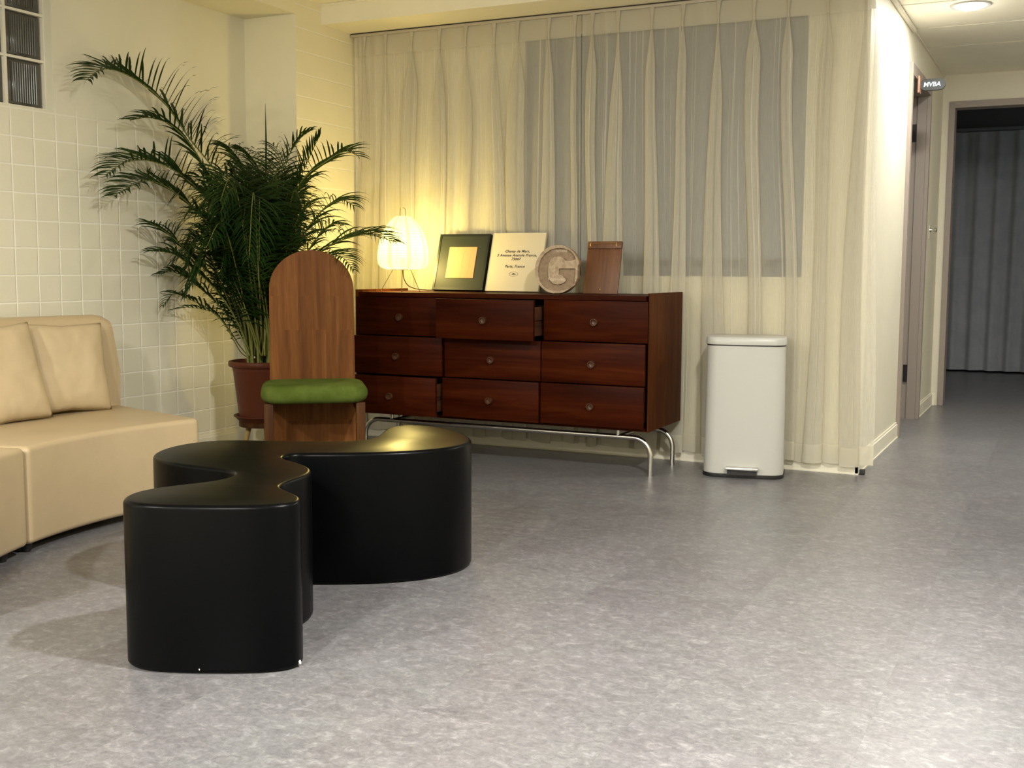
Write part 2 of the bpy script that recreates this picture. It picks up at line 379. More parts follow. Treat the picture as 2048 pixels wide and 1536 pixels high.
M_PALED = m_wood('recess_shade_wood', (0.20, 0.13, 0.075), (0.27, 0.185, 0.11), (0.34, 0.24, 0.15), 2.0, 'Z', 0.6)  # pale wood darkened, the shade of the recess is in the colour
M_GREEN = m_fabric('green_velvet', (0.062, 0.088, 0.014), (0.098, 0.130, 0.027))
M_SOFA = m_leather('tan_leatherette', (0.47, 0.36, 0.215))
M_CUSH = m_leather('tan_cushion_cloth', (0.50, 0.39, 0.235), 0.6, 500)
M_TERRA = m_wall('terracotta_plastic', (0.105, 0.030, 0.014), 0.05, 0.42); NT(M_TERRA).b.inputs['Specular IOR Level'].default_value = 0.15
M_SOIL = m_wall('dark_soil', (0.02, 0.014, 0.01), 0.8, 0.95)
M_YWOOD = mat('yellow_pine', (0.40, 0.27, 0.09), 0.5)
M_LEAF = m_leaf()
M_STEM = mat('palm_stem_green', (0.16, 0.17, 0.035), 0.45)
M_SHEER = m_sheer('sheer_curtain_cloth', (0.72, 0.685, 0.585), 0.50)
M_HEAD = m_sheer('curtain_double_cloth', (0.68, 0.64, 0.53), 0.12, False)
M_HEM = m_sheer('curtain_hem_cloth', (0.72, 0.68, 0.56), 0.22, False)
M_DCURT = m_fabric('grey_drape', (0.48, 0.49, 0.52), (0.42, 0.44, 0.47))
M_RAIL = mat('rail_off_white', (0.45, 0.40, 0.32), 0.45)
M_RAILD = mat('gap_shade_dark', (0.05, 0.04, 0.03), 0.7)  # near-black for painted shade in the rail gap and ceiling seams
M_PAPER = m_paper()
M_WIRE = mat('bronze_wire', (0.13, 0.075, 0.02), 0.4, 0.7)
M_BIN = mat('cream_enamel', (0.49, 0.485, 0.455), 0.36, spec=0.45)
M_RUBBER = mat('black_plastic', (0.012, 0.011, 0.012), 0.5)
M_FRAMEB = mat('black_green_frame', (0.010, 0.013, 0.010), 0.42)
M_MATB = mat('dark_green_mat', (0.028, 0.033, 0.023), 0.5, spec=0.3)
M_ART = mat('orange_print_paper', (0.72, 0.43, 0.20), 0.6)
_t = NT(M_ART); _w = _t.n('ShaderNodeTexWave', wave_type='BANDS', Scale=6.0, Distortion=9.0, Detail=3.0); _t.l(_t.mapv(_t.obj(), (1, 1, 1)), _w.inputs[0])
_t.l(_t.mix(_t.math('MULTIPLY', _t.ramp(_w.outputs['Fac'], [(0.02, 1.0), (0.06, 0.0)]), 0.25), (0.62, 0.32, 0.15), (0.42, 0.19, 0.09)), _t.b.inputs['Base Color'])
M_WHITEB = mat('off_white_board', (0.72, 0.62, 0.42), 0.6)
M_INK = mat('brown_black_ink', (0.035, 0.025, 0.015), 0.7)
M_BRASS = mat('brass', (0.55, 0.36, 0.15), 0.3, 1.0)
M_SIGN = mat('grey_sign_plastic', (0.055, 0.058, 0.058), 0.6, spec=0.2)
M_SIGNT = m_emit('lit_sign_letters', (0.95, 1.0, 1.0), 0.7)
M_SIGNP = mat('copper_plate', (0.45, 0.23, 0.15), 0.45, 0.2)
M_KNOB = m_wood('knob_wood', (0.035, 0.011, 0.004), (0.06, 0.021, 0.008), (0.085, 0.032, 0.013), 1.0, 'X', 0.35)

# ------------------------------------------------------------------ the room
XL, XC, XH, YC, YB, YE = -4.062, -3.726, -0.895, 5.00, 5.55, 8.71
ZR, ZS, ZH = 2.385, 2.278, 2.335
def struct(name, bm_or_o, m=None):
    o = fin(name, bm_or_o, m) if isinstance(bm_or_o, bmesh.types.BMesh) else bm_or_o
    o['kind'] = 'structure'; return o
struct('floor', bxo('floor', -6.0, 3.2, -3.2, 12.6, -0.08, 0.0, M_FLOOR))
# left wall with the hole of the glass-block window
WY0, WY1, WZ0, WZ1 = 2.50, 3.698, 1.652, 2.24
bm = bmesh.new()
box(bm, XL - 0.20, XL, -3.2, WY0, 0, 2.5); box(bm, XL - 0.20, XL, WY1, YC + 0.7, 0, 2.5)
box(bm, XL - 0.20, XL, WY0, WY1, 0, WZ0); box(bm, XL - 0.20, XL, WY0, WY1, WZ1, 2.5)
struct('wall_left', bm, M_TILE)
bm = bmesh.new(); box(bm, XL, XC, YC, YB + 0.12, 0, 2.5)
col_o = struct('wall_column', bm, M_COLT)
col_o.data.materials.append(M_WALL)
for f in col_o.data.polygons:
    if abs(f.normal.y) > 0.9: f.material_index = 1
# curtain wall with the window opening
OX0, OX1, OZ0, OZ1 = -2.655, -1.178, 0.935, 2.17
bm = bmesh.new()
box(bm, XC, OX0, YB, YB + 0.14, 0, 2.5); box(bm, OX1, XH, YB, YB + 0.14, 0, 2.5)
box(bm, OX0, OX1, YB, YB + 0.14, 0, OZ0); box(bm, OX0, OX1, YB, YB + 0.14, OZ1, 2.5)
struct('wall_back', bm, M_WALL)
# hall wall with the door opening
DY0, DY1, DZ = 6.95, 7.815, 2.075
bm = bmesh.new()
box(bm, XH - 0.13, XH, YB + 0.14, DY0, 0, 2.5); box(bm, XH - 0.13, XH, DY1 + 0.02, YE + 0.12, 0, 2.5); box(bm, XH - 0.13, XH, DY0, DY1 + 0.02, DZ + 0.02, 2.5)
struct('wall_hall', bm, M_HALL)
# far wall with doorway to the dark room
EX0, EX1, EZ = -0.812, 0.20, 2.105
bm = bmesh.new()
box(bm, XH, EX0 - 0.02, YE, YE + 0.12, 0, 2.5); box(bm, EX1 + 0.02, 3.2, YE, YE + 0.12, 0, 2.5); box(bm, EX0 - 0.02, EX1 + 0.02, YE, YE + 0.12, EZ + 0.02, 2.5)
struct('wall_far', bm, M_HALL)
struct('wall_right', bxo('wall_right', 3.0, 3.2, -3.2, 8.9, 0, 2.5, M_WALL))
struct('wall_front', bxo('wall_front', -4.3, 3.2, -3.3, -3.1, 0, 2.5, M_WALL))
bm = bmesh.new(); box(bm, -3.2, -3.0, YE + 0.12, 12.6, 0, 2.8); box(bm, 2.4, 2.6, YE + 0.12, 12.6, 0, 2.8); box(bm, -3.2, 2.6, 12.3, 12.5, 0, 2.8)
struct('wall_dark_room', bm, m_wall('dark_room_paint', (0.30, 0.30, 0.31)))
bm = bmesh.new()   # little room behind the open door
box(bm, -2.4, -2.3, YB + 0.14, YE + 0.12, 0, 2.5); box(bm, -2.3, XH - 0.13, YE, YE + 0.12, 0, 2.5)
struct('wall_side_room', bm, M_WALL)
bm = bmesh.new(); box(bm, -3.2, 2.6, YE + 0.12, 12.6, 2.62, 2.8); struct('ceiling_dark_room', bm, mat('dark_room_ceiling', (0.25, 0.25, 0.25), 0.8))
# ceilings
struct('ceiling', bxo('ceiling', XC, 3.2, -3.2, 5.235, ZR, ZR + 0.1, M_CEIL))
bm = bmesh.new(); box(bm, XL - 0.2, XC, -3.2, YC, 2.292, 2.5); struct('ceiling_beam_left', bm, M_WALL)
bm = bmesh.new(); box(bm, XC, XH, 5.235, YB, ZS, 2.5); struct('ceiling_bulkhead', bm, M_CEIL)
m = M_HC = m_wall('hall_ceiling_board', (0.89, 0.85, 0.72), 0.05)
bm = bmesh.new(); ys = [5.235, 6.34, 6.985, 7.60, YE + 0.12]
for a, b in zip(ys, ys[1:]): box(bm, XH - 0.02, 3.2, a + 0.009, b - 0.009, ZH, ZH + 0.06)
struct('ceiling_hall', bm, M_HC)
struct('ceiling_seam_shade', bxo('ceiling_seam_shade', -2.4, 3.2, 5.235, YE + 0.12, ZH + 0.06, ZH + 0.12, M_RAILD))  # backing coloured dark so the seams between boards look shaded
bm = bmesh.new(); box(bm, XH, XH + 0.022, 5.55, 6.985, ZH - 0.022, ZH - 0.001, 0.004); box(bm, XH, XH + 0.012, 6.985, YE, ZH - 0.010, ZH - 0.001)
struct('trim_1', bm, M_BASE)
bm = bmesh.new(); box(bm, XC, XH, 5.222, 5.235, ZR - 0.012, ZR - 0.001); struct('trim_2', bm, M_CEIL)
# baseboards
def baseb(name, segs):
    bm = bmesh.new()
    for x0, x1, y0, y1, nx, ny in segs:
        for h0, h1, th in ((0.0, 0.078, 0.012), (0.078, 0.090, 0.006), (0.0, 0.006, 0.016)):
            if nx: box(bm, *(sorted((x0, x0 + nx * th))), y0, y1, h0, h1)
            else: box(bm, x0, x1, *(sorted((y0, y0 + ny * th))), h0, h1)
    return struct(name, bm, M_BASE)
baseb('baseboard_hall', [(XH, XH, YB - 0.012, 6.898, 1, 0), (XH, XH, 7.868, YE, 1, 0)])
baseb('baseboard_back', [(XC, XH + 0.012, YB, YB, 0, -1)])
baseb('baseboard_far', [(XH, EX0 - 0.055, YE, YE, 0, -1), (EX1 + 0.06, 3.0, YE, YE, 0, -1)])
baseb('baseboard_left', [(XL, XL, -3.1, YC, 1, 0)])
baseb('baseboard_right', [(3.0, 3.0, -3.1, YE, -1, 0)])

# glass-block window
wf = struct('window_1', bxo('window_1', XL - 0.20, XL - 0.185, WY0, WY1, WZ0, WZ1, M_SILL))
bm = bmesh.new()
yy = WY1 - 0.004; ycols = []
box(bm, XL - 0.11, XL - 0.046, WY1 - 0.004, WY1, WZ0, WZ1)
rows = [WZ0, 1.862, 2.060, WZ1]; cols = [3.694, 3.492, 3.290, 3.088, 2.886, 2.684, 2.504]
for c in cols[1:-1]: box(bm, XL - 0.11, XL - 0.048, c - 0.007, c + 0.007, WZ0, WZ1)
for r in rows[1:-1]: box(bm, XL - 0.11, XL - 0.0485, WY0, WY1, r - 0.0055, r + 0.0055)
fin('window_frame', bm, M_BASE, wf)
for i, (a, b) in enumerate(zip(cols, cols[1:])):
    for z0, z1 in zip(rows, rows[1:]):
        bm = bmesh.new(); y0, y1 = b + 0.007, a - 0.007; zz0, zz1 = z0 + 0.006, z1 - 0.006
        if y1 - y0 < 0.05: continue
        box(bm, XL - 0.12, XL - 0.060, y0, y1, zz0, zz1, 0.008)
        n = 12
        for k in range(n):      # vertical flutes
            yc = y0 + 0.022 + (y1 - y0 - 0.044) * (k + 0.5) / n
            tube(bm, [(XL - 0.060, yc, zz0 + 0.016), (XL - 0.060, yc, zz1 - 0.016)], 0.0042, 6)
        fin('glass_block', bm, M_BLOCK, wf, 50)

# window behind the curtain: frame, dark pane, grey roller blind
w2 = struct('window_2', bxo('window_2', OX0, OX1, YB + 0.115, YB + 0.125, OZ0, OZ1, M_DARKGLASS))
bm = bmesh.new()
box(bm, OX0, OX1, YB + 0.06, YB + 0.115, OZ0, OZ0 + 0.05); box(bm, OX0, OX1, YB + 0.06, YB + 0.115, OZ1 - 0.04, OZ1)
box(bm, OX0, OX0 + 0.04, YB + 0.06, YB + 0.115, OZ0 + 0.05, OZ1 - 0.04); box(bm, OX1 - 0.04, OX1, YB + 0.06, YB + 0.115, OZ0 + 0.05, OZ1 - 0.04)
fin('window_frame', bm, M_SILL, w2)
rb = thing('roller_blind', 'plain grey roller blind lowered in the window behind the sheer curtains', 'blind', ((OX0 + OX1) / 2, YB + 0.03, 1.02))
hw = (OX1 - OX0) / 2 - 0.006
bxo('blind_cloth', -hw, hw, -0.001, 0.001, 0.0, OZ1 - 1.03, M_GREY, rb)
bm = bmesh.new(); tube(bm, [(-hw, 0.002, 0.0), (hw, 0.002, 0.0)], 0.008, 8); fin('bottom_bar', bm, M_SILL, rb, 60)

# hall door: casing, jambs, leaf standing open into the side room
d1 = struct('door_1', bxo('door_1', -1.80, -1.03, DY1 - 0.055, DY1 - 0.015, 0.008, DZ - 0.01, M_TAUPE, None, 0.002))
bm = bmesh.new()
box(bm, XH - 0.002, XH + 0.022, 6.898, 6.952, 0, DZ + 0.065, 0.002); box(bm, XH - 0.002, XH + 0.022, DY1, DY1 + 0.05, 0, DZ + 0.065, 0.002)
box(bm, XH - 0.002, XH + 0.021, 6.95, DY1 + 0.002, DZ, DZ + 0.065, 0.002)
box(bm, XH - 0.13, XH - 0.002, DY0 - 0.001, DY0 + 0.018, 0, DZ + 0.018); box(bm, XH - 0.058, XH - 0.002, DY1 - 0.001, DY1 + 0.02, 0, DZ + 0.018); box(bm, XH - 0.13, XH - 0.060, DY1 + 0.008, DY1 + 0.02, 0, DZ + 0.018)
box(bm, XH - 0.13, XH - 0.002, DY0 + 0.018, DY1 - 0.001, DZ - 0.002, DZ + 0.02)
struct('trim_3', bm, M_TAUPE)
for z in (0.30, 1.845):
    bm = bmesh.new(); box(bm, -1.02, XH - 0.0585, DY1 - 0.006, DY1 + 0.0075, z - 0.055, z + 0.055); tube(bm, [(-1.02, DY1 - 0.012, z - 0.075), (-1.02, DY1 - 0.012, z + 0.07)], 0.009, 8)
    fin('hinge', bm, M_BLACKMETAL, d1)
bm = bmesh.new(); tube(bm, [(-1.72, DY1 - 0.055, 1.0), (-1.72, DY1 - 0.10, 1.0), (-1.60, DY1 - 0.10, 1.0)], 0.009, 8); fin('door_handle', bm, M_CHROME, d1)
# far doorway frame
bm = bmesh.new()
box(bm, EX0 - 0.036, EX0 + 0.002, YE - 0.012, YE + 0.13, 0, EZ + 0.045, 0.002); box(bm, EX1 - 0.002, EX1 + 0.045, YE - 0.012, YE + 0.13, 0, EZ + 0.045, 0.002)
box(bm, EX0, EX1, YE - 0.012, YE + 0.13, EZ, EZ + 0.045, 0.002)
struct('door_2', bm, M_TAUPE)

# ------------------------------------------------------------------ downlight fixtures
LB = ['round recessed downlight glowing in the ceiling above the coffee table', 'round recessed downlight glowing in the hall ceiling near the hall door', 'round recessed downlight glowing in the ceiling behind the viewer', 'added unseen fill downlight in the ceiling at the left rear of the room', 'round recessed downlight in the ceiling on the right side of the room', 'added unseen fill downlight in the hall ceiling towards its right side']
M_GLOW = m_emit('lamp_diffuser', (1.0, 0.95, 0.85), 9.0); M_RING = mat('downlight_ring', (0.42, 0.41, 0.38), 0.4)
for (x, y, z, p), lb in zip(DOWN, LB):
    t = thing('downlight', lb, 'ceiling light', (x, y, z), 0, 'recessed downlights')
    bm = bmesh.new(); lathe(bm, [(0.072, -0.006), (0.098, -0.008), (0.100, -0.001), (0.072, -0.0005), (0.072, -0.006)], 40); fin('ring', bm, M_RING, t, 40)
    bm = bmesh.new(); r = lathe(bm, [(0.0715, -0.0025), (0.0715, -0.012), (0.055, -0.018), (0.02, -0.0205)], 32); bm.faces.new(r[-1]); bm.faces.new(r[0][::-1])
    fin('diffuser', bm, M_GLOW, t, 60)

# ------------------------------------------------------------------ sheer curtains
PL = [-3.632, -3.490, -3.323, -3.147, -2.987, -2.813, -2.676, -2.498, -2.350]
PR = [-2.257, -2.114, -1.938, -1.779, -1.602, -1.429, -1.266, -1.083, -0.912]
YK = 5.512
def sstep(x, a, b):
    t = min(max((x - a) / (b - a), 0), 1); return t * t * (3 - 2 * t)
def curtain(name_label, pleats, x0, x1, seed, tail=False):
    t = thing('sheer_curtain', name_label, 'curtain', (0, 0, 0), 0, 'sheer curtains on the window wall')
    zt, zb = 2.256, 0.052
    NQ = 26
    rnd = random.Random(int(seed * 100))
    n = len(pleats)
    W = [rnd.uniform(0.045, 0.090) for _ in pleats]; D = [rnd.uniform(0.022, 0.030) for _ in pleats]
    ph = [rnd.uniform(0, 6.28) for _ in pleats]; dr = [rnd.uniform(-0.045, 0.045) for _ in pleats]; sk = [rnd.uniform(-0.35, 0.35) for _ in pleats]
    edges = [x0] + list(pleats) + [x1]
    if not tail: W[-1] = 0.036; dr[-1] = -0.008; sk[-1] = -0.3
    else: W[0] = 0.050; dr[0] = 0.010; sk[0] = 0.3
    # column list: ('bay', k, f) or ('fold', i, q); fabric coordinate u
    cols = []; u = 0.0
    for k in range(n + 1):
        a, b = edges[k], edges[k + 1]; m_ = max(int((b - a) / 0.0055), 3)
        for j in range(m_): cols.append(('bay', k, j / m_, u + (b - a) * j / m_))
        u += b - a
        if k < n:
            for j in range(NQ): cols.append(('fold', k, -1 + 2 * j / NQ, u + 0.17 * j / NQ))
            u += 0.17
        else: cols.append(('bay', k, 1.0, u))
    def centre(i, hd, v):
        return pleats[i] + dr[i] * sstep(hd, 0.15, 1.6) + 0.016 * math.sin(ph[i] + 4.6 * v) * sstep(hd, 0.1, 0.8)
    def point(c, z):
        hd = zt - z; v = hd / (zt - zb); kind, i, f, u = c
        body = sstep(hd, 0.10, 0.9)
        def edge_x(k):
            if k == 0: return x0
            if k == n + 1: return x1 + ((0.022 * sstep(hd, 0.03, 0.25) + 0.036 * sstep(hd, 0.6, 2.1)) if tail else 0.0)
            return centre(k - 1, hd, v)
        if kind == 'bay':
            a, b = edge_x(i), edge_x(i + 1)
            X = a + (b - a) * f + 0.006 * math.sin(2 * PI * f + 2 * v) * body
            env = math.sin(PI * f)
            y = env * body * (0.009 * math.sin(17 * u + seed + 1.4 * v) + 0.007 * math.sin(41 * u + 2.6 * v + seed * 2))
            y += 0.006 * env * math.sin(2 * PI * f * (1.0 + 0.5 * math.sin(ph[min(i, n - 1)])))
            if tail and i == n: y += 0.016 * math.sin(f * 8.0 + 0.8 * v) * sstep(hd, 0.05, 0.5) - 0.010 * f
        else:
            if hd < 0.075: w_ = 0.004 + 0.009 * (1 - hd / 0.075); d_ = 0.014
            else:
                g = sstep(hd, 0.06, 0.42 + 0.12 * math.sin(ph[i])); w_ = 0.004 + (W[i] / 2) * g * (1 + 0.30 * math.sin(ph[i] * 2 + 3.6 * v)) * (0.75 + 0.55 * v); d_ = 0.014 + (D[i] - 0.014) * g
            q = PI * f
            X = centre(i, hd, v) + w_ * math.sin(q) + sk[i] * w_ * (1 + math.cos(q)) / 2
            y = -d_ * (1 + math.cos(q)) / 2
            y += body * 0.003 * math.sin(61 * u + 3 * v)
            X += body * 0.002 * math.sin(90 * u - 4 * v)
        y = max(y, -0.034)
        return X, YK + y
    def patch(nm, za, zc, nz, m):
        bm = bmesh.new(); uvl = bm.loops.layers.uv.new('UVMap'); grid = []; co = {}
        for j in range(nz + 1):
            z = za + (zc - za) * j / nz; row = []
            for c in cols:
                X, Y = point(c, z); Z = z
                rip = 0.006 * math.sin(14 * c[3] + seed) + 0.004 * math.sin(37 * c[3])
                if nm == 'hem_band': Z += rip
                elif z <= 0.20: Z += rip * (0.20 - z) / 0.058 if z > 0.142 else rip
                vt = bm.verts.new((X, Y, Z)); co[vt] = (c[3], z); row.append(vt)
            grid.append(row)
        for a, b in zip(grid, grid[1:]):
            for i in range(len(a) - 1):
                f = bm.faces.new((a[i], a[i + 1], b[i + 1], b[i]))
                for lp in f.loops: lp[uvl].uv = co[lp.vert]
        return fin(nm, bm, m, t, 180, recalc=False)
    patch('curtain_cloth', zt - 0.105, zb + 0.090, 70, M_SHEER)
    patch('header_band', zt, zt - 0.105, 14, M_HEAD)
    patch('hem_band', zb + 0.090, zb, 4, M_HEM)
    return t
curtain('left sheer cream curtain hanging behind the paper lamp and picture frames', PL, -3.700, -2.318, 1.0)
curtain('right sheer cream curtain hanging behind the pedal bin to the hall corner', PR, -2.314, -0.872, 2.6, True)
rl = thing('curtain_rail', 'slim off white curtain rail fixed under the ceiling bulkhead', 'curtain rail', (0, 0, 0))
bm = bmesh.new(); box(bm, -3.722, -0.90, YK - 0.012, YK + 0.008, 2.2565, 2.271, 0.002); fin('track', bm, M_RAIL, rl, 40)
bm = bmesh.new(); box(bm, -3.722, -0.90, YK - 0.006, YK + 0.006, 2.271, ZS); fin('rail_gap_shade', bm, M_RAILD, rl)  # dark strip stands in for the shaded gap above the track

# ------------------------------------------------------------------ sideboard
XS0, XS1, YF, YK2, ZB0, ZT0 = -3.351, -1.742, 4.980, 5.470, 0.215, 0.846
sb = thing('sideboard', 'long dark walnut nine-drawer sideboard on tubular steel legs, several drawers ajar', 'sideboard', ((XS0 + XS1) / 2, (YF + YK2) / 2, 0))
sbx, sby = sb.location.x, sb.location.y
def L(x, y): return x - sbx, y - sby
def sbox(name, x0, x1, y0, y1, z0, z1, m, par=None, bev=0.0):
    a, b = L(x0, y0); c, d = L(x1, y1); return bxo(name, a, c, b, d, z0, z1, m, par or sb, bev)
def side(nm, xo, s):       # side panel bevelled to a thin front edge
    bm = bmesh.new(); th = 0.020
    pts = [(xo, YF), (xo + s * 0.003, YF), (xo + s * th, YF + 0.035), (xo + s * th, YK2), (xo, YK2)]
    vs0 = [bm.verts.new((*L(*p), ZB0)) for p in pts]; vs1 = [bm.verts.new((*L(*p), ZT0 + 0.012)) for p in pts]
    bm.faces.new(vs0); bm.faces.new(vs1)
    for k in range(5): bm.faces.new((vs0[k], vs0[(k + 1) % 5], vs1[(k + 1) % 5], vs1[k]))
    return fin(nm, bm, M_WALNUTZ, sb)
side('side_panel', XS0, 1); side('side_panel', XS1, -1)
sbox('top_panel', XS0 + 0.018, XS1 - 0.018, YF + 0.004, YK2, ZT0 - 0.022, ZT0, M_WALNUT)
sbox('bottom_panel', XS0 + 0.018, XS1 - 0.018, YF + 0.012, YK2, ZB0, ZB0 + 0.014, M_WALNUT)
sbox('back_panel', XS0 + 0.018, XS1 - 0.018, YK2 - 0.010, YK2 - 0.002, ZB0 + 0.014, ZT0 - 0.022, M_WALNUT)
CB = [-3.345, -2.813, -2.280, -1.748]
for x in CB[1:3]: sbox('divider', x - 0.008, x + 0.008, YF + 0.03, YK2 - 0.01, ZB0 + 0.014, ZT0 - 0.022, M_WALNUT)
RZ = [(0.628, 0.821), (0.430, 0.6235), (0.232, 0.4255)]
DYF = {(0, 0): 4.975, (0, 1): 4.876, (0, 2): 4.985, (1, 0): 4.940, (1, 1): 4.960, (1, 2): 4.963, (2, 0): 4.876, (2, 1): 4.940, (2, 2): 4.953}
for (r, c), yf in DYF.items():
    x0, x1 = CB[c] + 0.0025, CB[c + 1] - (0.008 if c == 2 and r > 0 else 0.0025); z0, z1 = RZ[r]
    fr = sbox('drawer', x0, x1, yf, yf + 0.019, z0, z1, M_WALNUT, None, 0.0012)
    bm = bmesh.new(); a, b = L(x0 + 0.022, yf + 0.019); a2, b2 = L(x1 - 0.022, yf + 0.42)
    for xx0, xx1 in ((a, a + 0.012), (a2 - 0.012, a2)):
        s = 1 if xx0 > (a + a2) / 2 else -1
        box(bm, xx0, xx1, b, b2, z0 + 0.020, z0 + 0.075); box(bm, xx0, xx1, b, b2, z0 + 0.095, z1 - 0.035)
        if s > 0: box(bm, xx0, xx1 - 0.006, b, b2, z0 + 0.075, z0 + 0.095)
        else: box(bm, xx0 + 0.006, xx1, b, b2, z0 + 0.075, z0 + 0.095)
    box(bm, a + 0.012, a2 - 0.012, b, b2, z0 + 0.026, z0 + 0.032); box(bm, a + 0.012, a2 - 0.012, b2 - 0.012, b2, z0 + 0.032, z1 - 0.035)
    fin('drawer_box', bm, M_WALNUTD, fr)
    bm = bmesh.new(); kx, ky = L((x0 + x1) / 2, yf); kz = (z0 + z1) / 2 - 0.004
    R = lathe(bm, [(0.0175, 0.0005), (0.0175, -0.016), (0.0165, -0.018), (0.0135, -0.018), (0.0125, -0.016), (0.0115, -0.009), (0.004, -0.0075)], 28, (kx, ky, kz), 'Y')
    bm.faces.new(R[-1]); bm.faces.new(R[0])
    fin('knob', bm, M_KNOB, fr, 40)
def legframe(yc):
    R = 0.012; zt = 0.176; rb_ = 0.085
    pts = []
    xl, xr = XS0 + 0.005, XS1 - 0.010
    for k in range(0, 1): pts.append((xl, yc, 0.0))
    for k in range(9):
        a = PI / 2 * k / 8; pts.append((xl + rb_ * (1 - math.cos(a)), yc, zt - rb_ + rb_ * math.sin(a)))
    for k in range(9):
        a = PI / 2 * (1 - k / 8); pts.append((xr - rb_ * (1 - math.cos(a)), yc, zt - rb_ + rb_ * math.sin(a)))
    pts.append((xr, yc, 0.0))
    bm = bmesh.new(); tube(bm, [(*L(p[0], p[1]), p[2]) for p in pts], R, 14)
    for x in (xl + 0.165, xr - 0.165): tube(bm, [(*L(x, yc), zt), (*L(x, yc), ZB0 + 0.002)], 0.010, 12)
    return fin('leg_frame', bm, M_CHROME, sb, 60)
legframe(5.055); legframe(5.385)
for x in (XS0 + 0.17, XS1 - 0.175):
    bm = bmesh.new(); tube(bm, [(*L(x, 5.055), 0.176), (*L(x, 5.385), 0.176)], 0.008, 10); fin('cross_tube', bm, M_CHROME, sb, 60)

# ------------------------------------------------------------------ things on the sideboard
ZTOP = ZT0 + 0.0005
lp = thing('paper_lamp', 'glowing rice paper lantern table lamp on thin wire legs', 'table lamp', (-3.203, 5.21, ZTOP))
prof = [(0.025, 0.396), (0.044, 0.391), (0.062, 0.376), (0.087, 0.346), (0.107, 0.313), (0.1225, 0.268), (0.1305, 0.228), (0.1345, 0.190), (0.1345, 0.162), (0.130, 0.143), (0.120, 0.130), (0.103, 0.121), (0.080, 0.115)]
PP = catmull([(r, 0, z) for r, z in prof], 6)
bm = bmesh.new(); uvl = bm.loops.layers.uv.new('UVMap'); seg = 64; R = []
for j, p in enumerate(PP):
    rr = p.x + 0.0009 * math.cos(j * PI)
    R.append([bm.verts.new((rr * math.cos(2 * PI * k / seg), rr * math.sin(2 * PI * k / seg), p.z)) for k in range(seg)])
for j, (a, b) in enumerate(zip(R, R[1:])):
    for k in range(seg):
        f = bm.faces.new((a[k], a[(k + 1) % seg], b[(k + 1) % seg], b[k]))
        for lp_, (kk, jj) in zip(f.loops, ((k, j), (k + 1, j), (k + 1, j + 1), (k, j + 1))): lp_[uvl].uv = (kk / seg, jj / (len(PP) - 1))
fin('lamp_shade', bm, M_PAPER, lp, 180)
bm = bmesh.new()
hp = [(-0.018, 0, 0.393)] + [(-0.016 * math.cos(a), 0, 0.425 + 0.016 * math.sin(a)) for a in [PI * k / 8 for k in range(9)]] + [(0.018, 0, 0.393)]
tube(bm, hp, 0.0014, 6); fin('wire_handle', bm, M_WIRE, lp, 60)
for a in (218, -12, -62):
    a = math.radians(a); bm = bmesh.new()
    tube(bm, [(0.055 * math.cos(a), 0.055 * math.sin(a), 0.114), (0.118 * math.cos(a), 0.118 * math.sin(a), 0.003)], 0.0016, 6)
    lathe(bm, [(0.0005, 0.0), (0.004, 0.001), (0.004, 0.006), (0.0005, 0.008)], 8, (0.118 * math.cos(a), 0.118 * math.sin(a), 0))
    fin('wire_leg', bm, M_WIRE, lp, 60)
bm = bmesh.new()
for k in range(1):
    tube(bm, [(0.08 * math.cos(2 * PI * q / 24), 0.08 * math.sin(2 * PI * q / 24), 0.115) for q in range(25)], 0.0014, 6)
for a in (218, -12, -62):
    a = math.radians(a); tube(bm, [(0.08 * math.cos(a), 0.08 * math.sin(a), 0.115), (0, 0, 0.114)], 0.0014, 6)
tube(bm, [(0, 0, 0.112), (0, 0, 0.175)], 0.011, 12); fin('lamp_holder', bm, M_WIRE, lp, 60)
bm = bmesh.new(); tube(bm, catmull([(0, 0, 0.115), (0.004, 0, 0.07), (0.02, 0.02, 0.03), (0.05, 0.06, 0.012), (0.06, 0.14, 0.006), (0.06, 0.22, 0.004)], 6), 0.0025, 8); fin('cord', bm, M_WIRE, lp, 60)

def leaning(name, label, cat, x, yb, wdt, h, th, lean, mt, rotz=0.0):
    t = thing(name, label, cat, (x, yb, ZTOP), rotz); t.rotation_euler = (-lean, 0, rotz)
    return t
# framed print: outer frame, mat, print
ln = math.radians(18)
fr = leaning('picture_frame', 'dark green black square frame with small orange print, leaning beside the lamp', 'picture', -2.952, 5.372, 0.305, 0.30, 0.02, ln, None)
Wf, Hf, Tf = 0.306, 0.313, 0.030
bm = bmesh.new()
for (a, b, c, d) in ((-Wf / 2, Wf / 2, 0, 0.012), (-Wf / 2, Wf / 2, Hf - 0.012, Hf), (-Wf / 2, -Wf / 2 + 0.012, 0.012, Hf - 0.012), (Wf / 2 - 0.012, Wf / 2, 0.012, Hf - 0.012)): box(bm, a, b, -Tf, 0, c, d)
fin('frame', bm, M_FRAMEB, fr)
bxo('mat_board', -Wf / 2 + 0.012, Wf / 2 - 0.012, -Tf + 0.003, -0.002, 0.012, Hf - 0.012, M_MATB, fr)
bxo('print', -0.083, 0.085, -Tf + 0.001, -Tf + 0.004, 0.066, 0.240, M_ART, fr)
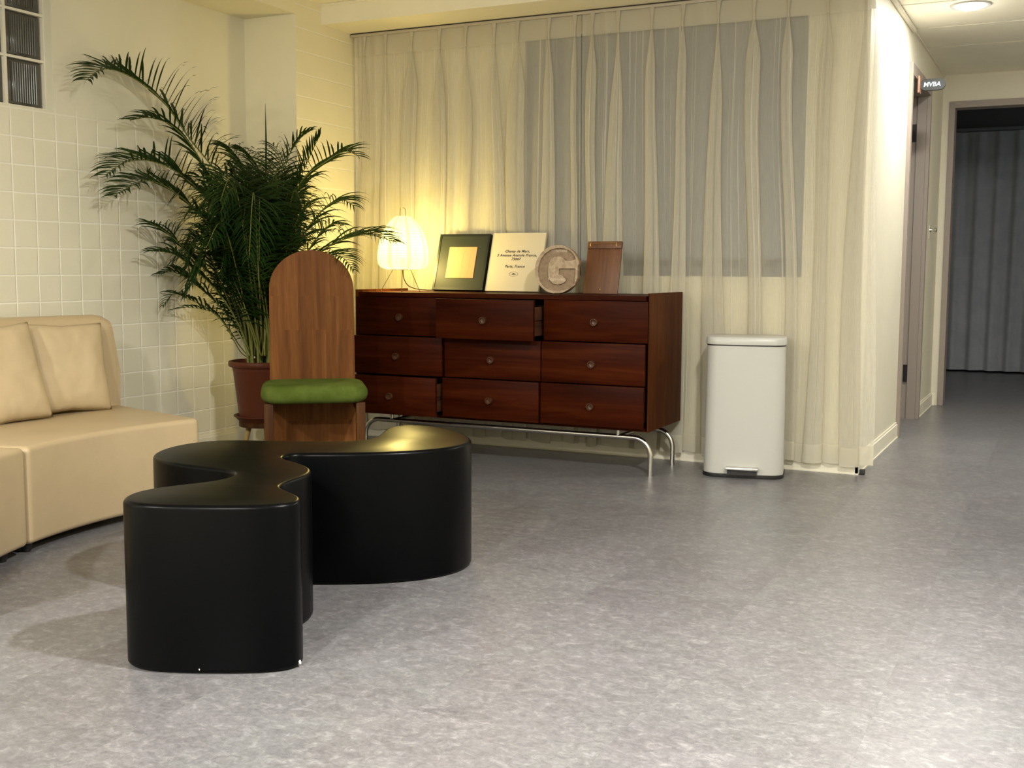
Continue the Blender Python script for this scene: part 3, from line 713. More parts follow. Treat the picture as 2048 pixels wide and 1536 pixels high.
# white board with address
wb = leaning('text_board', 'cream canvas board printed with a four-line Paris address, leaning right of the dark frame', 'picture', -2.633, 5.368, 0.31, 0.31, 0.02, ln, None)
bxo('board', -0.155, 0.155, -0.018, 0.0, 0, 0.320, M_WHITEB, wb, 0.001)
def put_text(par, txt, size, x, y, z, m, shear=0.0, bold=0.0, rot=PI / 2, space=1.0, nm='lettering'):
    me = text_mesh(txt, size, shear, 0.0004, space, bold); o = link(nm, me, m, par); o.rotation_euler = (rot, 0, 0); o.location = (x, y, z); return o
for tx, z, xx in (('Champ de Mars,', 0.218, 0.003), ('5 Avenue Anatole France,', 0.196, 0.003), ('75007', 0.175, 0.0), ('Paris, France', 0.135, 0.0)):
    put_text(wb, tx, 0.0195, xx, -0.0186, z, M_INK, 0.32, 0.0003, space=1.12)
el = lambda a, b, n=40: [(a * math.cos(2 * PI * k / n), b * math.sin(2 * PI * k / n)) for k in range(n)]
lg = link('oval_emblem', curve_mesh('oval_emblem', [el(0.026, 0.0125), el(0.0245, 0.0112)], 0.0003), M_INK, wb); lg.rotation_euler = (PI / 2, 0, 0); lg.location = (0, -0.0184, 0.093)
lg = link('emblem_motif', curve_mesh('emblem_motif', [[(-0.017, -0.003), (-0.008, 0.0005), (-0.004, 0.004), (0.0, 0.0055), (0.004, 0.0035), (0.010, 0.001), (0.017, -0.003), (0.008, -0.0022), (0, -0.003), (-0.008, -0.0022)]], 0.0003), M_INK, wb); lg.rotation_euler = (PI / 2, 0, 0); lg.location = (0, -0.0184, 0.093)

# round carved G disc (traced relief on a thick wooden round)
gd = thing('carved_wooden_disc', 'pale round wooden disc with a large recessed letter G, standing on the sideboard', 'ornament', (-2.285, 5.175, ZTOP), math.radians(2))
gd.rotation_euler = (-math.radians(6), 0, math.radians(2))
S = 0.000196
def gp(x, y): return ((x - 720) * S, (1400 - y) * S)
outer = []
for k in range(80):
    a = 2 * PI * k / 80; x, y = gp(720 + 600 * math.cos(a), 800 - 608 * math.sin(a)); 
    if x > 0.108 and y < 0.14: x = 0.108
    outer.append((x, max(y, 0.0)))
G = [(1215, 550), (1150, 420), (1050, 335), (920, 282), (780, 264), (640, 275), (500, 320), (370, 410), (270, 540), (215, 700), (205, 850), (230, 1000), (290, 1130), (380, 1235), (500, 1305), (640, 1340), (780, 1345), (900, 1328), (1030, 1290), (1110, 1260), (1215, 1190), (1215, 780), (770, 780), (770, 930), (870, 960), (960, 1030), (975, 1080), (900, 1150), (760, 1185), (640, 1160), (545, 1080), (490, 950), (475, 800), (500, 640), (560, 540), (650, 490), (760, 480), (870, 520), (950, 590), (1080, 592)]
me = curve_mesh('disc_face', [outer, [gp(*p) for p in G]], 0.007, 0.0); o = link('disc_face', me, M_PALE, gd); o.rotation_euler = (PI / 2, 0, 0); o.location = (0, -0.029, 0)
me = curve_mesh('disc_body', [outer], 0.011, 0.0); o = link('disc_body', me, M_PALED, gd); o.rotation_euler = (PI / 2, 0, 0); o.location = (0, -0.011, 0)
M_PALE2 = mat('pale_lettering', (0.66, 0.55, 0.40), 0.6)
put_text(gd, 'FATHERE', 0.0150, 0.014, -0.0226, 0.208, M_PALE2)
put_text(gd, 'Fatthreuno', 0.0200, 0.0, -0.0366, 0.068, M_PALE2)
# wooden clipboard
cb = leaning('wooden_clipboard', 'small upright brown wooden clip board at the right end of the sideboard top', 'clipboard', -2.085, 5.235, 0.18, 0.26, 0.01, math.radians(14), None)
bxo('board', -0.090, 0.090, -0.010, 0, 0, 0.262, M_BOARD, cb, 0.001)
bxo('clip_bar', -0.088, 0.090, -0.019, -0.0102, 0.226, 0.262, M_BOARD, cb, 0.001)
for sx in (-0.070, 0.066):
    bm = bmesh.new(); tube(bm, [(sx, -0.0205, 0.236), (sx - 0.002, -0.0245, 0.246), (sx, -0.021, 0.254)], 0.0022, 8); fin('screw', bm, M_BRASS, cb, 60)
bm = bmesh.new(); tube(bm, [(-0.070, -0.021, 0.252), (0.066, -0.021, 0.254)], 0.0010, 6); fin('wire', bm, M_BRASS, cb, 60)
bm = bmesh.new(); lathe(bm, [(0.003, 0.0), (0.003, -0.002), (0.0005, -0.003)], 12, (-0.003, -0.010, 0.022), 'Y'); fin('rivet', bm, M_BRASS, cb, 60)

# ------------------------------------------------------------------ amoeba coffee table
TB = [(-2.028, 2.012), (-2.060, 2.047), (-2.080, 2.090), (-2.085, 2.152), (-2.058, 2.223), (-2.025, 2.285), (-2.010, 2.330), (-2.012, 2.385), (-2.035, 2.430), (-2.079, 2.457), (-2.191, 2.465), (-2.284, 2.469), (-2.350, 2.488), (-2.427, 2.530), (-2.475, 2.588), (-2.508, 2.665), (-2.520, 2.754), (-2.502, 2.835), (-2.458, 2.890), (-2.383, 2.929), (-2.241, 2.977), (-2.130, 3.026), (-2.073, 3.080), (-2.058, 3.133), (-2.071, 3.198), (-2.104, 3.278), (-2.140, 3.361), (-2.150, 3.430), (-2.120, 3.478), (-2.055, 3.492), (-1.966, 3.468), (-1.849, 3.392), (-1.774, 3.310), (-1.733, 3.236), (-1.720, 3.154), (-1.738, 3.068), (-1.790, 2.984), (-1.860, 2.915), (-1.945, 2.859), (-2.030, 2.812), (-2.082, 2.786), (-2.103, 2.752), (-2.092, 2.715), (-2.060, 2.684), (-1.999, 2.656), (-1.940, 2.624), (-1.890, 2.583), (-1.858, 2.535), (-1.843, 2.485), (-1.836, 2.433), (-1.829, 2.385), (-1.815, 2.345), (-1.790, 2.318), (-1.716, 2.276), (-1.675, 2.245), (-1.650, 2.205), (-1.655, 2.163), (-1.690, 2.125), (-1.740, 2.093), (-1.817, 2.053), (-1.899, 2.018), (-1.967, 1.999)]
ct = [sum(p[i] for p in TB) / len(TB) for i in (0, 1)]
TBl = [(p[0] - ct[0], p[1] - ct[1], 0) for p in TB]
sm = [(p.x, p.y) for p in catmull(TBl, 5, True)]
for _ in range(10):
    n = len(sm); sm = [((sm[i - 1][0] + 2 * sm[i][0] + sm[(i + 1) % n][0]) / 4, (sm[i - 1][1] + 2 * sm[i][1] + sm[(i + 1) % n][1]) / 4) for i in range(n)]
bm = bmesh.new(); prism(bm, sm, 0.0, 0.41, 0.012, 5)
tb = fin('coffee_table', bm, M_BLACK, None, 35); tb.location = (ct[0], ct[1], 0.001)
tag(tb, 'low matt black coffee table with a solid puzzle-piece curved outline, in front of the sofa', 'coffee table')
M_CHIP = mat('chipped_paint', (0.6, 0.58, 0.55), 0.7)
for wx, wy, rz in ((-1.655, 2.196, 0.0045), (-1.83, 2.055, 0.0022)):      # small chips knocked out of the lower rim
    q = min(sm, key=lambda p: (p[0] + ct[0] - wx) ** 2 + (p[1] + ct[1] - wy) ** 2)
    bm = bmesh.new(); bmesh.ops.create_icosphere(bm, subdivisions=2, radius=rz)
    for v in bm.verts: v.co = Vector((v.co.x * 0.9, v.co.y * 0.9, v.co.z * 1.5)) * (1 + 0.3 * math.sin(900 * v.co.x + 700 * v.co.z)) + Vector((q[0] * 0.9975, q[1] * 0.9975, 0.011))
    fin('paint_chip', bm, M_CHIP, tb, 60)

# ------------------------------------------------------------------ chair
a_ch = math.atan2(3.1, 4.05)
ch = thing('dining_chair', 'wooden chair with tall arched plank back and green cushioned seat, behind the coffee table', 'chair', (-3.045, 4.185, 0), a_ch)
# local: -Y faces the viewer.  back board at +0.17, seat front at -0.22
def arch(wb_, wt, zsh, ztop, n=24):
    pts = [(-wb_ / 2, 0.0), (-wt / 2, zsh)]
    for k in range(1, n): a = PI - PI * k / n; pts.append((wt / 2 * math.cos(a), zsh + (ztop - zsh) * math.sin(a)))
    pts += [(wt / 2, zsh), (wb_ / 2, 0.0)]
    return pts
bm = bmesh.new(); pts = arch(0.395, 0.383, 0.870, 1.050)
def yb(z): return 0.150 + 0.028 * max(0, (z - 0.45)) / 0.6
f0 = [bm.verts.new((x, yb(z), z)) for x, z in pts]; f1 = [bm.verts.new((x, yb(z) + 0.020, z)) for x, z in pts]
bm.faces.new(f0); bm.faces.new(f1)
for k in range(len(pts)): bm.faces.new((f0[k], f0[(k + 1) % len(pts)], f1[(k + 1) % len(pts)], f1[k]))
bmesh.ops.bevel(bm, geom=[e for e in bm.edges if e.calc_face_angle(0) > 1.2], offset=0.003, segments=2, affect='EDGES')
fin('backrest', bm, M_CHAIR, ch, 40)
for s in (-1, 1):
    bm = bmesh.new(); x = s * 0.197
    box(bm, x - 0.020, x + 0.020, -0.190, -0.150, 0.0, 0.385, 0.003); fin('leg', bm, M_LEG, ch, 40)
    bm = bmesh.new(); box(bm, x - 0.012, x + 0.012, -0.150, 0.150, 0.330, 0.385, 0.002); fin('side_rail', bm, M_LEG, ch, 40)
# cushion: fat rounded slab
bm = bmesh.new(); out = rrect(0.462, 0.385, 0.095, 10, 0, -0.045); prism(bm, out, 0.385, 0.463, 0.037, 8)
cu = fin('seat_cushion', bm, M_GREEN, ch, 60)
cu['label'] = 'green velvet seat cushion'

# ------------------------------------------------------------------ potted palm on stand
PX, PY = -3.677, 4.62
st = thing('plant_stand', 'small round wooden plant stand with splayed yellow pine legs under the palm pot', 'plant stand', (PX, PY, 0))
bm = bmesh.new(); R = lathe(bm, [(0.118, 0.168), (0.122, 0.172), (0.122, 0.190), (0.118, 0.194)], 40); bm.faces.new(R[0][::-1]); bm.faces.new(R[-1]); fin('stand_top', bm, M_LEG, st, 40)
for k in range(3):
    a = math.radians(200 + 120 * k); bm = bmesh.new(); tube(bm, [(0.075 * math.cos(a), 0.075 * math.sin(a), 0.169), (0.112 * math.cos(a), 0.112 * math.sin(a), 0.0)], [0.015, 0.009], 12); fin('leg', bm, M_YWOOD, st, 60)
sc = bmesh.new(); R = lathe(sc, [(0.120, 0.0), (0.140, 0.022), (0.147, 0.026), (0.147, 0.031), (0.139, 0.031), (0.118, 0.006)], 44); sc.faces.new(R[0][::-1]); sc.faces.new(R[-1])
so = fin('plant_saucer', sc, M_TERRA, None, 40); so.location = (PX, PY, 0.1945); tag(so, 'round brown plastic saucer under the palm pot', 'saucer')
pt = thing('potted_palm', 'large bushy areca palm with arching fronds in a terracotta coloured pot, left corner', 'potted plant', (PX, PY, 0.2025))
bm = bmesh.new(); R = lathe(bm, [(0.112, 0.0), (0.118, 0.004), (0.148, 0.262), (0.152, 0.268), (0.164, 0.270), (0.169, 0.276), (0.169, 0.292), (0.165, 0.298), (0.156, 0.298), (0.150, 0.262), (0.148, 0.25)], 56); bm.faces.new(R[0][::-1]); fin('pot', bm, M_TERRA, pt, 40)
bm = bmesh.new(); R = lathe(bm, [(0.1475, 0.252), (0.10, 0.258), (0.05, 0.262), (0.01, 0.263)], 32); bm.faces.new(R[-1]); fin('soil', bm, M_SOIL, pt, 60)
FR = [[1.15,[[-3.717,4.62,0.521],[-3.687,4.568,0.807],[-3.692,4.492,1.152],[-3.735,4.403,1.39],[-3.838,4.305,1.583],[-3.897,4.199,1.744],[-3.931,4.086,1.82],[-3.95,3.967,1.855],[-3.931,3.843,1.839],[-3.88,3.715,1.773]]],[0.95,[[-3.73,4.62,0.521],[-3.725,4.568,0.819],[-3.756,4.492,1.116],[-3.801,4.404,1.392],[-3.825,4.306,1.544],[-3.847,4.2,1.63],[-3.878,4.088,1.656],[-3.88,3.97,1.633]]],[1.05,[[-3.751,4.67,0.517],[-3.743,4.598,0.806],[-3.759,4.496,1.104],[-3.815,4.377,1.307],[-3.866,4.247,1.418],[-3.904,4.107,1.462],[-3.913,3.959,1.443],[-3.88,3.804,1.374]]],[0.95,[[-3.762,4.7,0.514],[-3.754,4.627,0.805],[-3.808,4.527,1.056],[-3.878,4.411,1.225],[-3.918,4.284,1.328],[-3.945,4.148,1.374],[-3.925,4.004,1.34],[-3.88,3.853,1.285]]],[0.9,[[-3.742,4.62,0.52],[-3.759,4.552,0.706],[-3.798,4.453,0.882],[-3.851,4.338,1.004],[-3.888,4.21,1.122],[-3.88,4.072,1.173]]],[0.9,[[-3.684,4.54,0.528],[-3.715,4.49,0.685],[-3.762,4.41,0.834],[-3.816,4.313,0.944],[-3.855,4.204,1.027],[-3.88,4.086,1.044]]],[0.85,[[-3.674,4.52,0.53],[-3.736,4.501,0.659],[-3.821,4.463,0.783],[-3.917,4.415,0.881],[-4.001,4.361,0.943],[-4.02,4.277,0.935]]],[0.55,[[-3.768,4.62,0.52],[-3.795,4.584,0.577],[-3.822,4.531,0.667],[-3.892,4.47,0.764],[-3.959,4.402,0.812],[-3.984,4.328,0.837],[-3.984,4.25,0.78]]],[0.45,[[-3.774,4.62,0.514],[-3.787,4.589,0.539],[-3.786,4.543,0.592],[-3.803,4.49,0.682],[-3.83,4.431,0.746],[-3.917,4.368,0.771],[-3.98,4.3,0.76]]],[1.0,[[-3.66,4.62,0.524],[-3.601,4.613,0.808],[-3.542,4.603,1.056],[-3.413,4.592,1.367],[-3.249,4.579,1.473],[-3.124,4.565,1.516],[-3.041,4.55,1.491]]],[1.0,[[-3.666,4.62,0.523],[-3.617,4.633,0.807],[-3.56,4.651,1.106],[-3.508,4.673,1.324],[-3.459,4.697,1.452],[-3.425,4.723,1.55],[-3.398,4.75,1.625]]],[0.8,[[-3.647,4.62,0.524],[-3.567,4.608,0.808],[-3.458,4.591,1.031],[-3.336,4.571,1.175],[-3.216,4.549,1.263],[-3.114,4.525,1.287],[-3.032,4.5,1.257]]],[0.75,[[-3.641,4.62,0.524],[-3.559,4.618,0.758],[-3.446,4.614,0.958],[-3.335,4.61,1.104],[-3.242,4.605,1.175],[-3.158,4.6,1.174]]],[0.75,[[-3.635,4.62,0.525],[-3.546,4.608,0.759],[-3.414,4.591,0.946],[-3.249,4.571,1.062],[-3.098,4.549,1.11],[-2.962,4.525,1.122],[-2.809,4.5,1.089]]],[0.6,[[-3.635,4.62,0.525],[-3.535,4.593,0.71],[-3.387,4.553,0.885],[-3.233,4.507,1.006],[-3.083,4.455,1.024],[-2.968,4.4,0.96]]],[0.8,[[-3.725,4.67,0.518],[-3.7,4.679,0.804],[-3.66,4.696,1.108],[-3.625,4.718,1.334],[-3.594,4.743,1.51],[-3.542,4.77,1.609],[-3.495,4.8,1.655]]],[0.9,[[-3.731,4.67,0.518],[-3.725,4.669,0.804],[-3.736,4.673,1.108],[-3.767,4.677,1.335],[-3.832,4.684,1.488],[-3.911,4.691,1.567],[-3.973,4.7,1.591]]],[0.8,[[-3.758,4.72,0.513],[-3.733,4.721,0.803],[-3.727,4.73,1.11],[-3.74,4.743,1.313],[-3.788,4.76,1.468],[-3.876,4.779,1.561],[-3.942,4.8,1.584]]],[0.8,[[-3.758,4.72,0.513],[-3.703,4.692,0.83],[-3.646,4.658,1.107],[-3.576,4.621,1.278],[-3.519,4.582,1.421],[-3.498,4.542,1.525],[-3.498,4.5,1.556]]],[0.62,[[-3.637,4.543,0.53],[-3.631,4.521,0.82],[-3.634,4.486,1.134],[-3.662,4.445,1.362],[-3.685,4.4,1.475]]],[0.64,[[-3.619,4.626,0.525],[-3.601,4.605,0.807],[-3.582,4.579,1.112],[-3.569,4.551,1.334],[-3.555,4.52,1.442]]],[0.79,[[-3.678,4.544,0.528],[-3.665,4.521,0.815],[-3.653,4.486,1.125],[-3.657,4.445,1.35],[-3.656,4.4,1.46]]],[0.66,[[-3.732,4.64,0.52],[-3.693,4.616,0.807],[-3.637,4.587,1.116],[-3.561,4.554,1.339],[-3.489,4.52,1.446]]],[0.77,[[-3.609,4.594,0.527],[-3.583,4.582,0.772],[-3.541,4.563,1.038],[-3.482,4.543,1.233],[-3.426,4.52,1.323]]],[0.62,[[-3.776,4.69,0.515],[-3.773,4.687,0.805],[-3.779,4.69,1.122],[-3.798,4.694,1.356],[-3.82,4.7,1.474]]],[0.71,[[-3.761,4.681,0.516],[-3.725,4.681,0.787],[-3.662,4.685,1.081],[-3.557,4.692,1.296],[-3.463,4.7,1.399]]],[0.69,[[-3.652,4.566,0.528],[-3.643,4.595,0.793],[-3.61,4.628,1.085],[-3.538,4.663,1.301],[-3.476,4.7,1.408]]],[0.69,[[-3.813,4.7,0.512],[-3.744,4.61,0.771],[-3.665,4.499,1.043],[-3.593,4.378,1.235],[-3.515,4.25,1.318]]],[0.8,[[-3.616,4.571,0.528],[-3.608,4.565,0.785],[-3.596,4.552,1.065],[-3.587,4.537,1.271],[-3.579,4.52,1.37]]],[0.64,[[-3.656,4.61,0.524],[-3.673,4.627,0.811],[-3.703,4.65,1.126],[-3.75,4.674,1.362],[-3.8,4.7,1.483]]],[0.62,[[-3.67,4.55,0.528],[-3.68,4.583,0.784],[-3.683,4.62,1.068],[-3.673,4.659,1.281],[-3.669,4.7,1.387]]],[0.62,[[-3.722,4.69,0.517],[-3.693,4.63,0.774],[-3.675,4.559,1.05],[-3.688,4.482,1.25],[-3.694,4.4,1.341]]],[0.89,[[-3.676,4.586,0.525],[-3.621,4.493,0.763],[-3.561,4.371,1.047],[-3.521,4.234,1.378],[-3.475,4.087,1.266]]],[0.73,[[-3.728,4.644,0.519],[-3.689,4.619,0.735],[-3.631,4.589,1.004],[-3.548,4.555,1.328],[-3.477,4.52,1.217]]],[0.82,[[-3.708,4.683,0.518],[-3.649,4.648,0.694],[-3.559,4.608,0.921],[-3.427,4.565,1.195],[-3.308,4.52,1.085]]],[0.81,[[-3.652,4.598,0.525],[-3.603,4.509,0.746],[-3.556,4.392,1.014],[-3.534,4.262,1.328],[-3.505,4.122,1.218]]],[0.81,[[-3.633,4.61,0.525],[-3.626,4.59,0.734],[-3.627,4.562,0.998],[-3.645,4.532,1.32],[-3.668,4.499,1.209]]],[0.85,[[-3.751,4.635,0.519],[-3.69,4.529,0.694],[-3.628,4.392,0.915],[-3.593,4.24,1.174],[-3.548,4.078,1.066]]],[0.76,[[-3.618,4.546,0.53],[-3.574,4.545,0.719],[-3.488,4.539,0.962],[-3.34,4.531,1.255],[-3.209,4.52,1.147]]],[0.74,[[-3.576,4.572,0.53],[-3.546,4.565,0.742],[-3.492,4.553,1.009],[-3.405,4.537,1.332],[-3.33,4.52,1.222]]],[0.83,[[-3.714,4.608,0.522],[-3.663,4.541,0.726],[-3.601,4.453,0.979],[-3.54,4.355,1.278],[-3.48,4.25,1.167]]],[0.81,[[-3.785,4.664,0.516],[-3.728,4.566,0.746],[-3.673,4.443,1.024],[-3.644,4.308,1.349],[-3.61,4.164,1.236]]],[0.76,[[-3.659,4.559,0.528],[-3.652,4.542,0.743],[-3.647,4.516,1.014],[-3.653,4.485,1.343],[-3.665,4.451,1.232]]],[0.84,[[-3.603,4.546,0.531],[-3.6,4.546,0.692],[-3.592,4.54,0.907],[-3.583,4.531,1.174],[-3.579,4.52,1.064]]],[0.89,[[-3.58,4.566,0.53],[-3.562,4.521,0.733],[-3.55,4.457,0.988],[-3.563,4.385,1.294],[-3.575,4.308,1.185]]],[0.78,[[-3.591,4.574,0.529],[-3.562,4.505,0.731],[-3.542,4.411,0.982],[-3.555,4.305,1.28],[-3.562,4.192,1.171]]],[0.8,[[-3.753,4.677,0.516],[-3.695,4.644,0.698],[-3.607,4.605,0.932],[-3.478,4.564,1.213],[-3.363,4.52,1.102]]],[0.67,[[-3.784,4.663,0.516],[-3.758,4.582,0.631],[-3.751,4.48,0.82],[-3.796,4.368,1.072],[-3.835,4.249,0.886]]],[0.64,[[-3.671,4.616,0.523],[-3.673,4.56,0.616],[-3.708,4.488,0.782],[-3.81,4.408,1.009],[-3.907,4.322,0.823]]],[0.58,[[-3.696,4.638,0.521],[-3.67,4.554,0.655],[-3.664,4.447,0.861],[-3.711,4.329,1.137],[-3.75,4.203,0.949]]],[0.59,[[-3.628,4.549,0.53],[-3.63,4.495,0.658],[-3.66,4.421,0.861],[-3.752,4.337,1.136],[-3.838,4.245,0.947]]],[0.66,[[-3.74,4.665,0.518],[-3.71,4.604,0.67],[-3.687,4.527,0.898],[-3.691,4.443,1.204],[-3.696,4.355,1.01]]],[0.57,[[-3.77,4.63,0.519],[-3.738,4.571,0.648],[-3.707,4.496,0.852],[-3.695,4.413,1.125],[-3.684,4.324,0.936]]],[0.73,[[-3.819,4.685,0.513],[-3.775,4.583,0.618],[-3.746,4.456,0.796],[-3.765,4.318,1.031],[-3.773,4.17,0.85]]],[0.64,[[-3.724,4.573,0.524],[-3.729,4.534,0.658],[-3.757,4.48,0.867],[-3.839,4.418,1.153],[-3.92,4.352,0.96]]],[0.63,[[-3.632,4.552,0.529],[-3.627,4.521,0.658],[-3.631,4.475,0.861],[-3.663,4.422,1.139],[-3.697,4.364,0.95]]],[0.63,[[-3.757,4.654,0.518],[-3.736,4.604,0.617],[-3.723,4.541,0.79],[-3.737,4.473,1.026],[-3.751,4.4,0.84]]],[0.84,[[-3.663,4.617,0.524],[-3.665,4.565,0.701],[-3.699,4.497,0.926],[-3.798,4.422,1.198],[-3.892,4.341,1.1]]],[0.79,[[-3.701,4.592,0.524],[-3.689,4.519,0.711],[-3.706,4.423,0.943],[-3.788,4.315,1.221],[-3.858,4.199,1.123]]],[0.68,[[-3.681,4.644,0.521],[-3.636,4.549,0.747],[-3.602,4.428,1.015],[-3.605,4.294,1.329],[-3.6,4.151,1.229]]],[0.76,[[-3.684,4.623,0.522],[-3.681,4.557,0.763],[-3.714,4.471,1.052],[-3.821,4.375,1.396],[-3.92,4.273,1.297]]],[0.82,[[-3.674,4.54,0.528],[-3.662,4.481,0.744],[-3.668,4.399,1.007],[-3.725,4.306,1.32],[-3.774,4.204,1.221]]],[0.81,[[-3.715,4.631,0.521],[-3.707,4.556,0.667],[-3.733,4.46,0.858],[-3.833,4.354,1.089],[-3.92,4.24,0.991]]],[0.73,[[-3.685,4.58,0.525],[-3.672,4.536,0.717],[-3.673,4.476,0.956],[-3.707,4.408,1.243],[-3.739,4.335,1.145]]],[0.77,[[-3.749,4.648,0.518],[-3.726,4.577,0.656],[-3.721,4.486,0.838],[-3.762,4.386,1.059],[-3.796,4.28,0.961]]],[0.81,[[-3.688,4.648,0.521],[-3.658,4.563,0.743],[-3.647,4.455,1.009],[-3.687,4.336,1.324],[-3.718,4.209,1.224]]],[0.72,[[-3.679,4.6,0.524],[-3.679,4.567,0.767],[-3.699,4.523,1.061],[-3.761,4.474,1.415],[-3.825,4.421,1.316]]],[0.8,[[-3.647,4.554,0.528],[-3.657,4.506,0.674],[-3.7,4.439,0.864],[-3.814,4.363,1.098],[-3.92,4.28,1.0]]],[0.85,[[-3.772,4.646,0.518],[-3.741,4.561,0.677],[-3.729,4.452,0.881],[-3.768,4.332,1.124],[-3.796,4.205,1.027]]],[0.62,[[-3.634,4.617,0.525],[-3.609,4.599,0.697],[-3.571,4.575,0.967],[-3.517,4.548,1.416],[-3.48,4.52,1.088]]],[0.69,[[-3.675,4.65,0.521],[-3.646,4.624,0.686],[-3.604,4.591,0.949],[-3.549,4.557,1.384],[-3.509,4.52,1.06]]],[0.64,[[-3.716,4.659,0.519],[-3.681,4.631,0.684],[-3.631,4.596,0.947],[-3.562,4.559,1.381],[-3.511,4.52,1.057]]],[0.65,[[-3.749,4.695,0.515],[-3.671,4.601,0.668],[-3.574,4.484,0.912],[-3.466,4.356,1.299],[-3.367,4.22,0.998]]],[0.69,[[-3.668,4.613,0.524],[-3.602,4.524,0.679],[-3.52,4.407,0.924],[-3.437,4.277,1.314],[-3.358,4.138,1.014]]]]
random.seed(11)
def clampw(p):
    """keep foliage in front of the walls and the column"""
    x, y, z = p
    if x < XL + 0.012: x = XL + 0.012
    if x < XC + 0.012 and y > YC - 0.012: y = YC - 0.012
    if x >= XC + 0.012 and y > YB - 0.15: y = YB - 0.15
    if z < 0.3: z = 0.3
    return Vector((x, y, z))
def make_frond(pts, w, idx, label=None):
    big = idx < 4 or 8 < idx < 11
    O = Vector((PX, PY, 0.2025))
    P = catmull([Vector(p) for p in pts], 14); n = len(P)
    # arc length
    S_ = [0.0]
    for a, b in zip(P, P[1:]): S_.append(S_[-1] + (b - a).length)
    T = S_[-1]
    bm = bmesh.new()
    rad = [0.0052 * w * (1 - 0.82 * s / T) + 0.0006 for s in S_]
    tube(bm, [clampw(p) - O for p in P], rad, 6, True, 1)
    L_ = (0.245 if big else 0.315) * w * min(1.0, 0.45 + T / 2.2)
    t0 = 0.36 if T > 0.9 else 0.22
    nl = int(T * (1 - t0) / (0.024 if big else 0.020))
    for k in range(nl):
        u = t0 + (1 - t0) * (k + 0.5) / nl; s = u * T
        i = max(j for j in range(n) if S_[j] <= s); i = min(i, n - 2)
        f = (s - S_[i]) / max(S_[i + 1] - S_[i], 1e-6); base = P[i].lerp(P[i + 1], f)
        tg = (P[min(i + 2, n - 1)] - P[max(i - 1, 0)]).normalized()
        upv = Vector((0, 0, 1)) - tg * tg.z
        if upv.length < 0.2: upv = Vector((0.5, -0.8, 0.3))
        upv.normalize(); sd = tg.cross(upv).normalized()
        q = (u - t0) / (1 - t0)
        ln_ = L_ * (0.55 + 0.75 * math.sin(PI * min(q * 0.9 + 0.12, 1.0))) * (1 - 0.45 * q ** 3)
        for sg in (-1, 1):
            l1 = ln_ * random.uniform(0.85, 1.12)
            fw = 0.25 + 1.0 * q * q + random.uniform(-0.10, 0.10)
            d = (sd * sg * random.uniform(0.75, 1.0) + tg * fw + upv * random.uniform(0.30, 0.62)).normalized()
            seg = 7; p = base.copy(); st_ = l1 / seg; vs = []; wd = random.uniform(0.0058, 0.0078) * (1.05 if big else 0.80) * (0.75 + 0.35 * w)
            for m_ in range(seg + 1):
                v = m_ / seg
                ww = wd * (0.45 + 1.1 * v if v < 0.4 else 0.89 * (1 - (v - 0.4) / 0.6) ** 0.85) 
                wv = d.cross(Vector((0, 0, 1)));
                if wv.length < 0.05: wv = sd
                wv = (wv.normalized() * 0.75 + upv.cross(d) * 0.25 + Vector((0, 0, 0.35 * sg))).normalized()
                pp = p
                a = clampw(pp + wv * ww) - O; b = clampw(pp - wv * ww) - O
                vs.append((bm.verts.new(a), bm.verts.new(b)))
                p = p + d * st_
                d = (d + Vector((0, 0, -1)) * (0.06 + 0.34 * v * v + (0 if big else 0.07))).normalized()
            for (a, b), (c, e) in zip(vs, vs[1:]):
                bm.faces.new((a, b, e, c))
    me = bpy.data.meshes.new('frond'); bm.to_mesh(me); bm.free(); me.materials.append(M_LEAF); me.materials.append(M_STEM)
    o = link('frond', me, None, pt, 180)
    return o
for i, (w_, pts) in enumerate(FR): make_frond(pts, w_, i)
# unopened spear leaf
bm = bmesh.new(); tube(bm, [Vector(p) - Vector((PX, PY, 0.2025)) for p in ((-3.68, 4.64, 0.46), (-3.685, 4.66, 0.9), (-3.690, 4.69, 1.4), (-3.693, 4.70, 1.60), (-3.694, 4.70, 1.79))], [0.007, 0.006, 0.005, 0.0045, 0.0006], 8); fin('spear_leaf', bm, M_LEAF, pt, 60)
# bare canes and short stems rising from the soil
for k in range(16):
    a = k * 2.4; r = 0.03 + 0.075 * ((k * 0.37) % 1); bm = bmesh.new()
    x, y = r * math.cos(a), r * math.sin(a); lx, ly = x * 2.3, y * 2.0
    tube(bm, catmull([(x, y, 0.255), (x * 1.15, y * 1.1, 0.40), (x * 1.5, y * 1.4, 0.58), (lx, ly, 0.78)], 4), [0.0085 - 0.0004 * q for q in range(13)], 8)
    fin('cane', bm, M_STEM, pt, 60)
# cable on the floor behind the stand
bm = bmesh.new(); tube(bm, catmull([(-3.93, 4.52, 0.006), (-3.90, 4.44, 0.035), (-3.84, 4.40, 0.085), (-3.74, 4.40, 0.105), (-3.62, 4.42, 0.09), (-3.53, 4.44, 0.045), (-3.47, 4.47, 0.006), (-3.42, 4.6, 0.005), (-3.40, 4.9, 0.005), (-3.38, 5.3, 0.005)], 6), 0.0045, 8)
tag(fin('power_cable', bm, M_RUBBER, None, 60), 'thin black cable looping up from the floor beside the plant stand', 'cable')

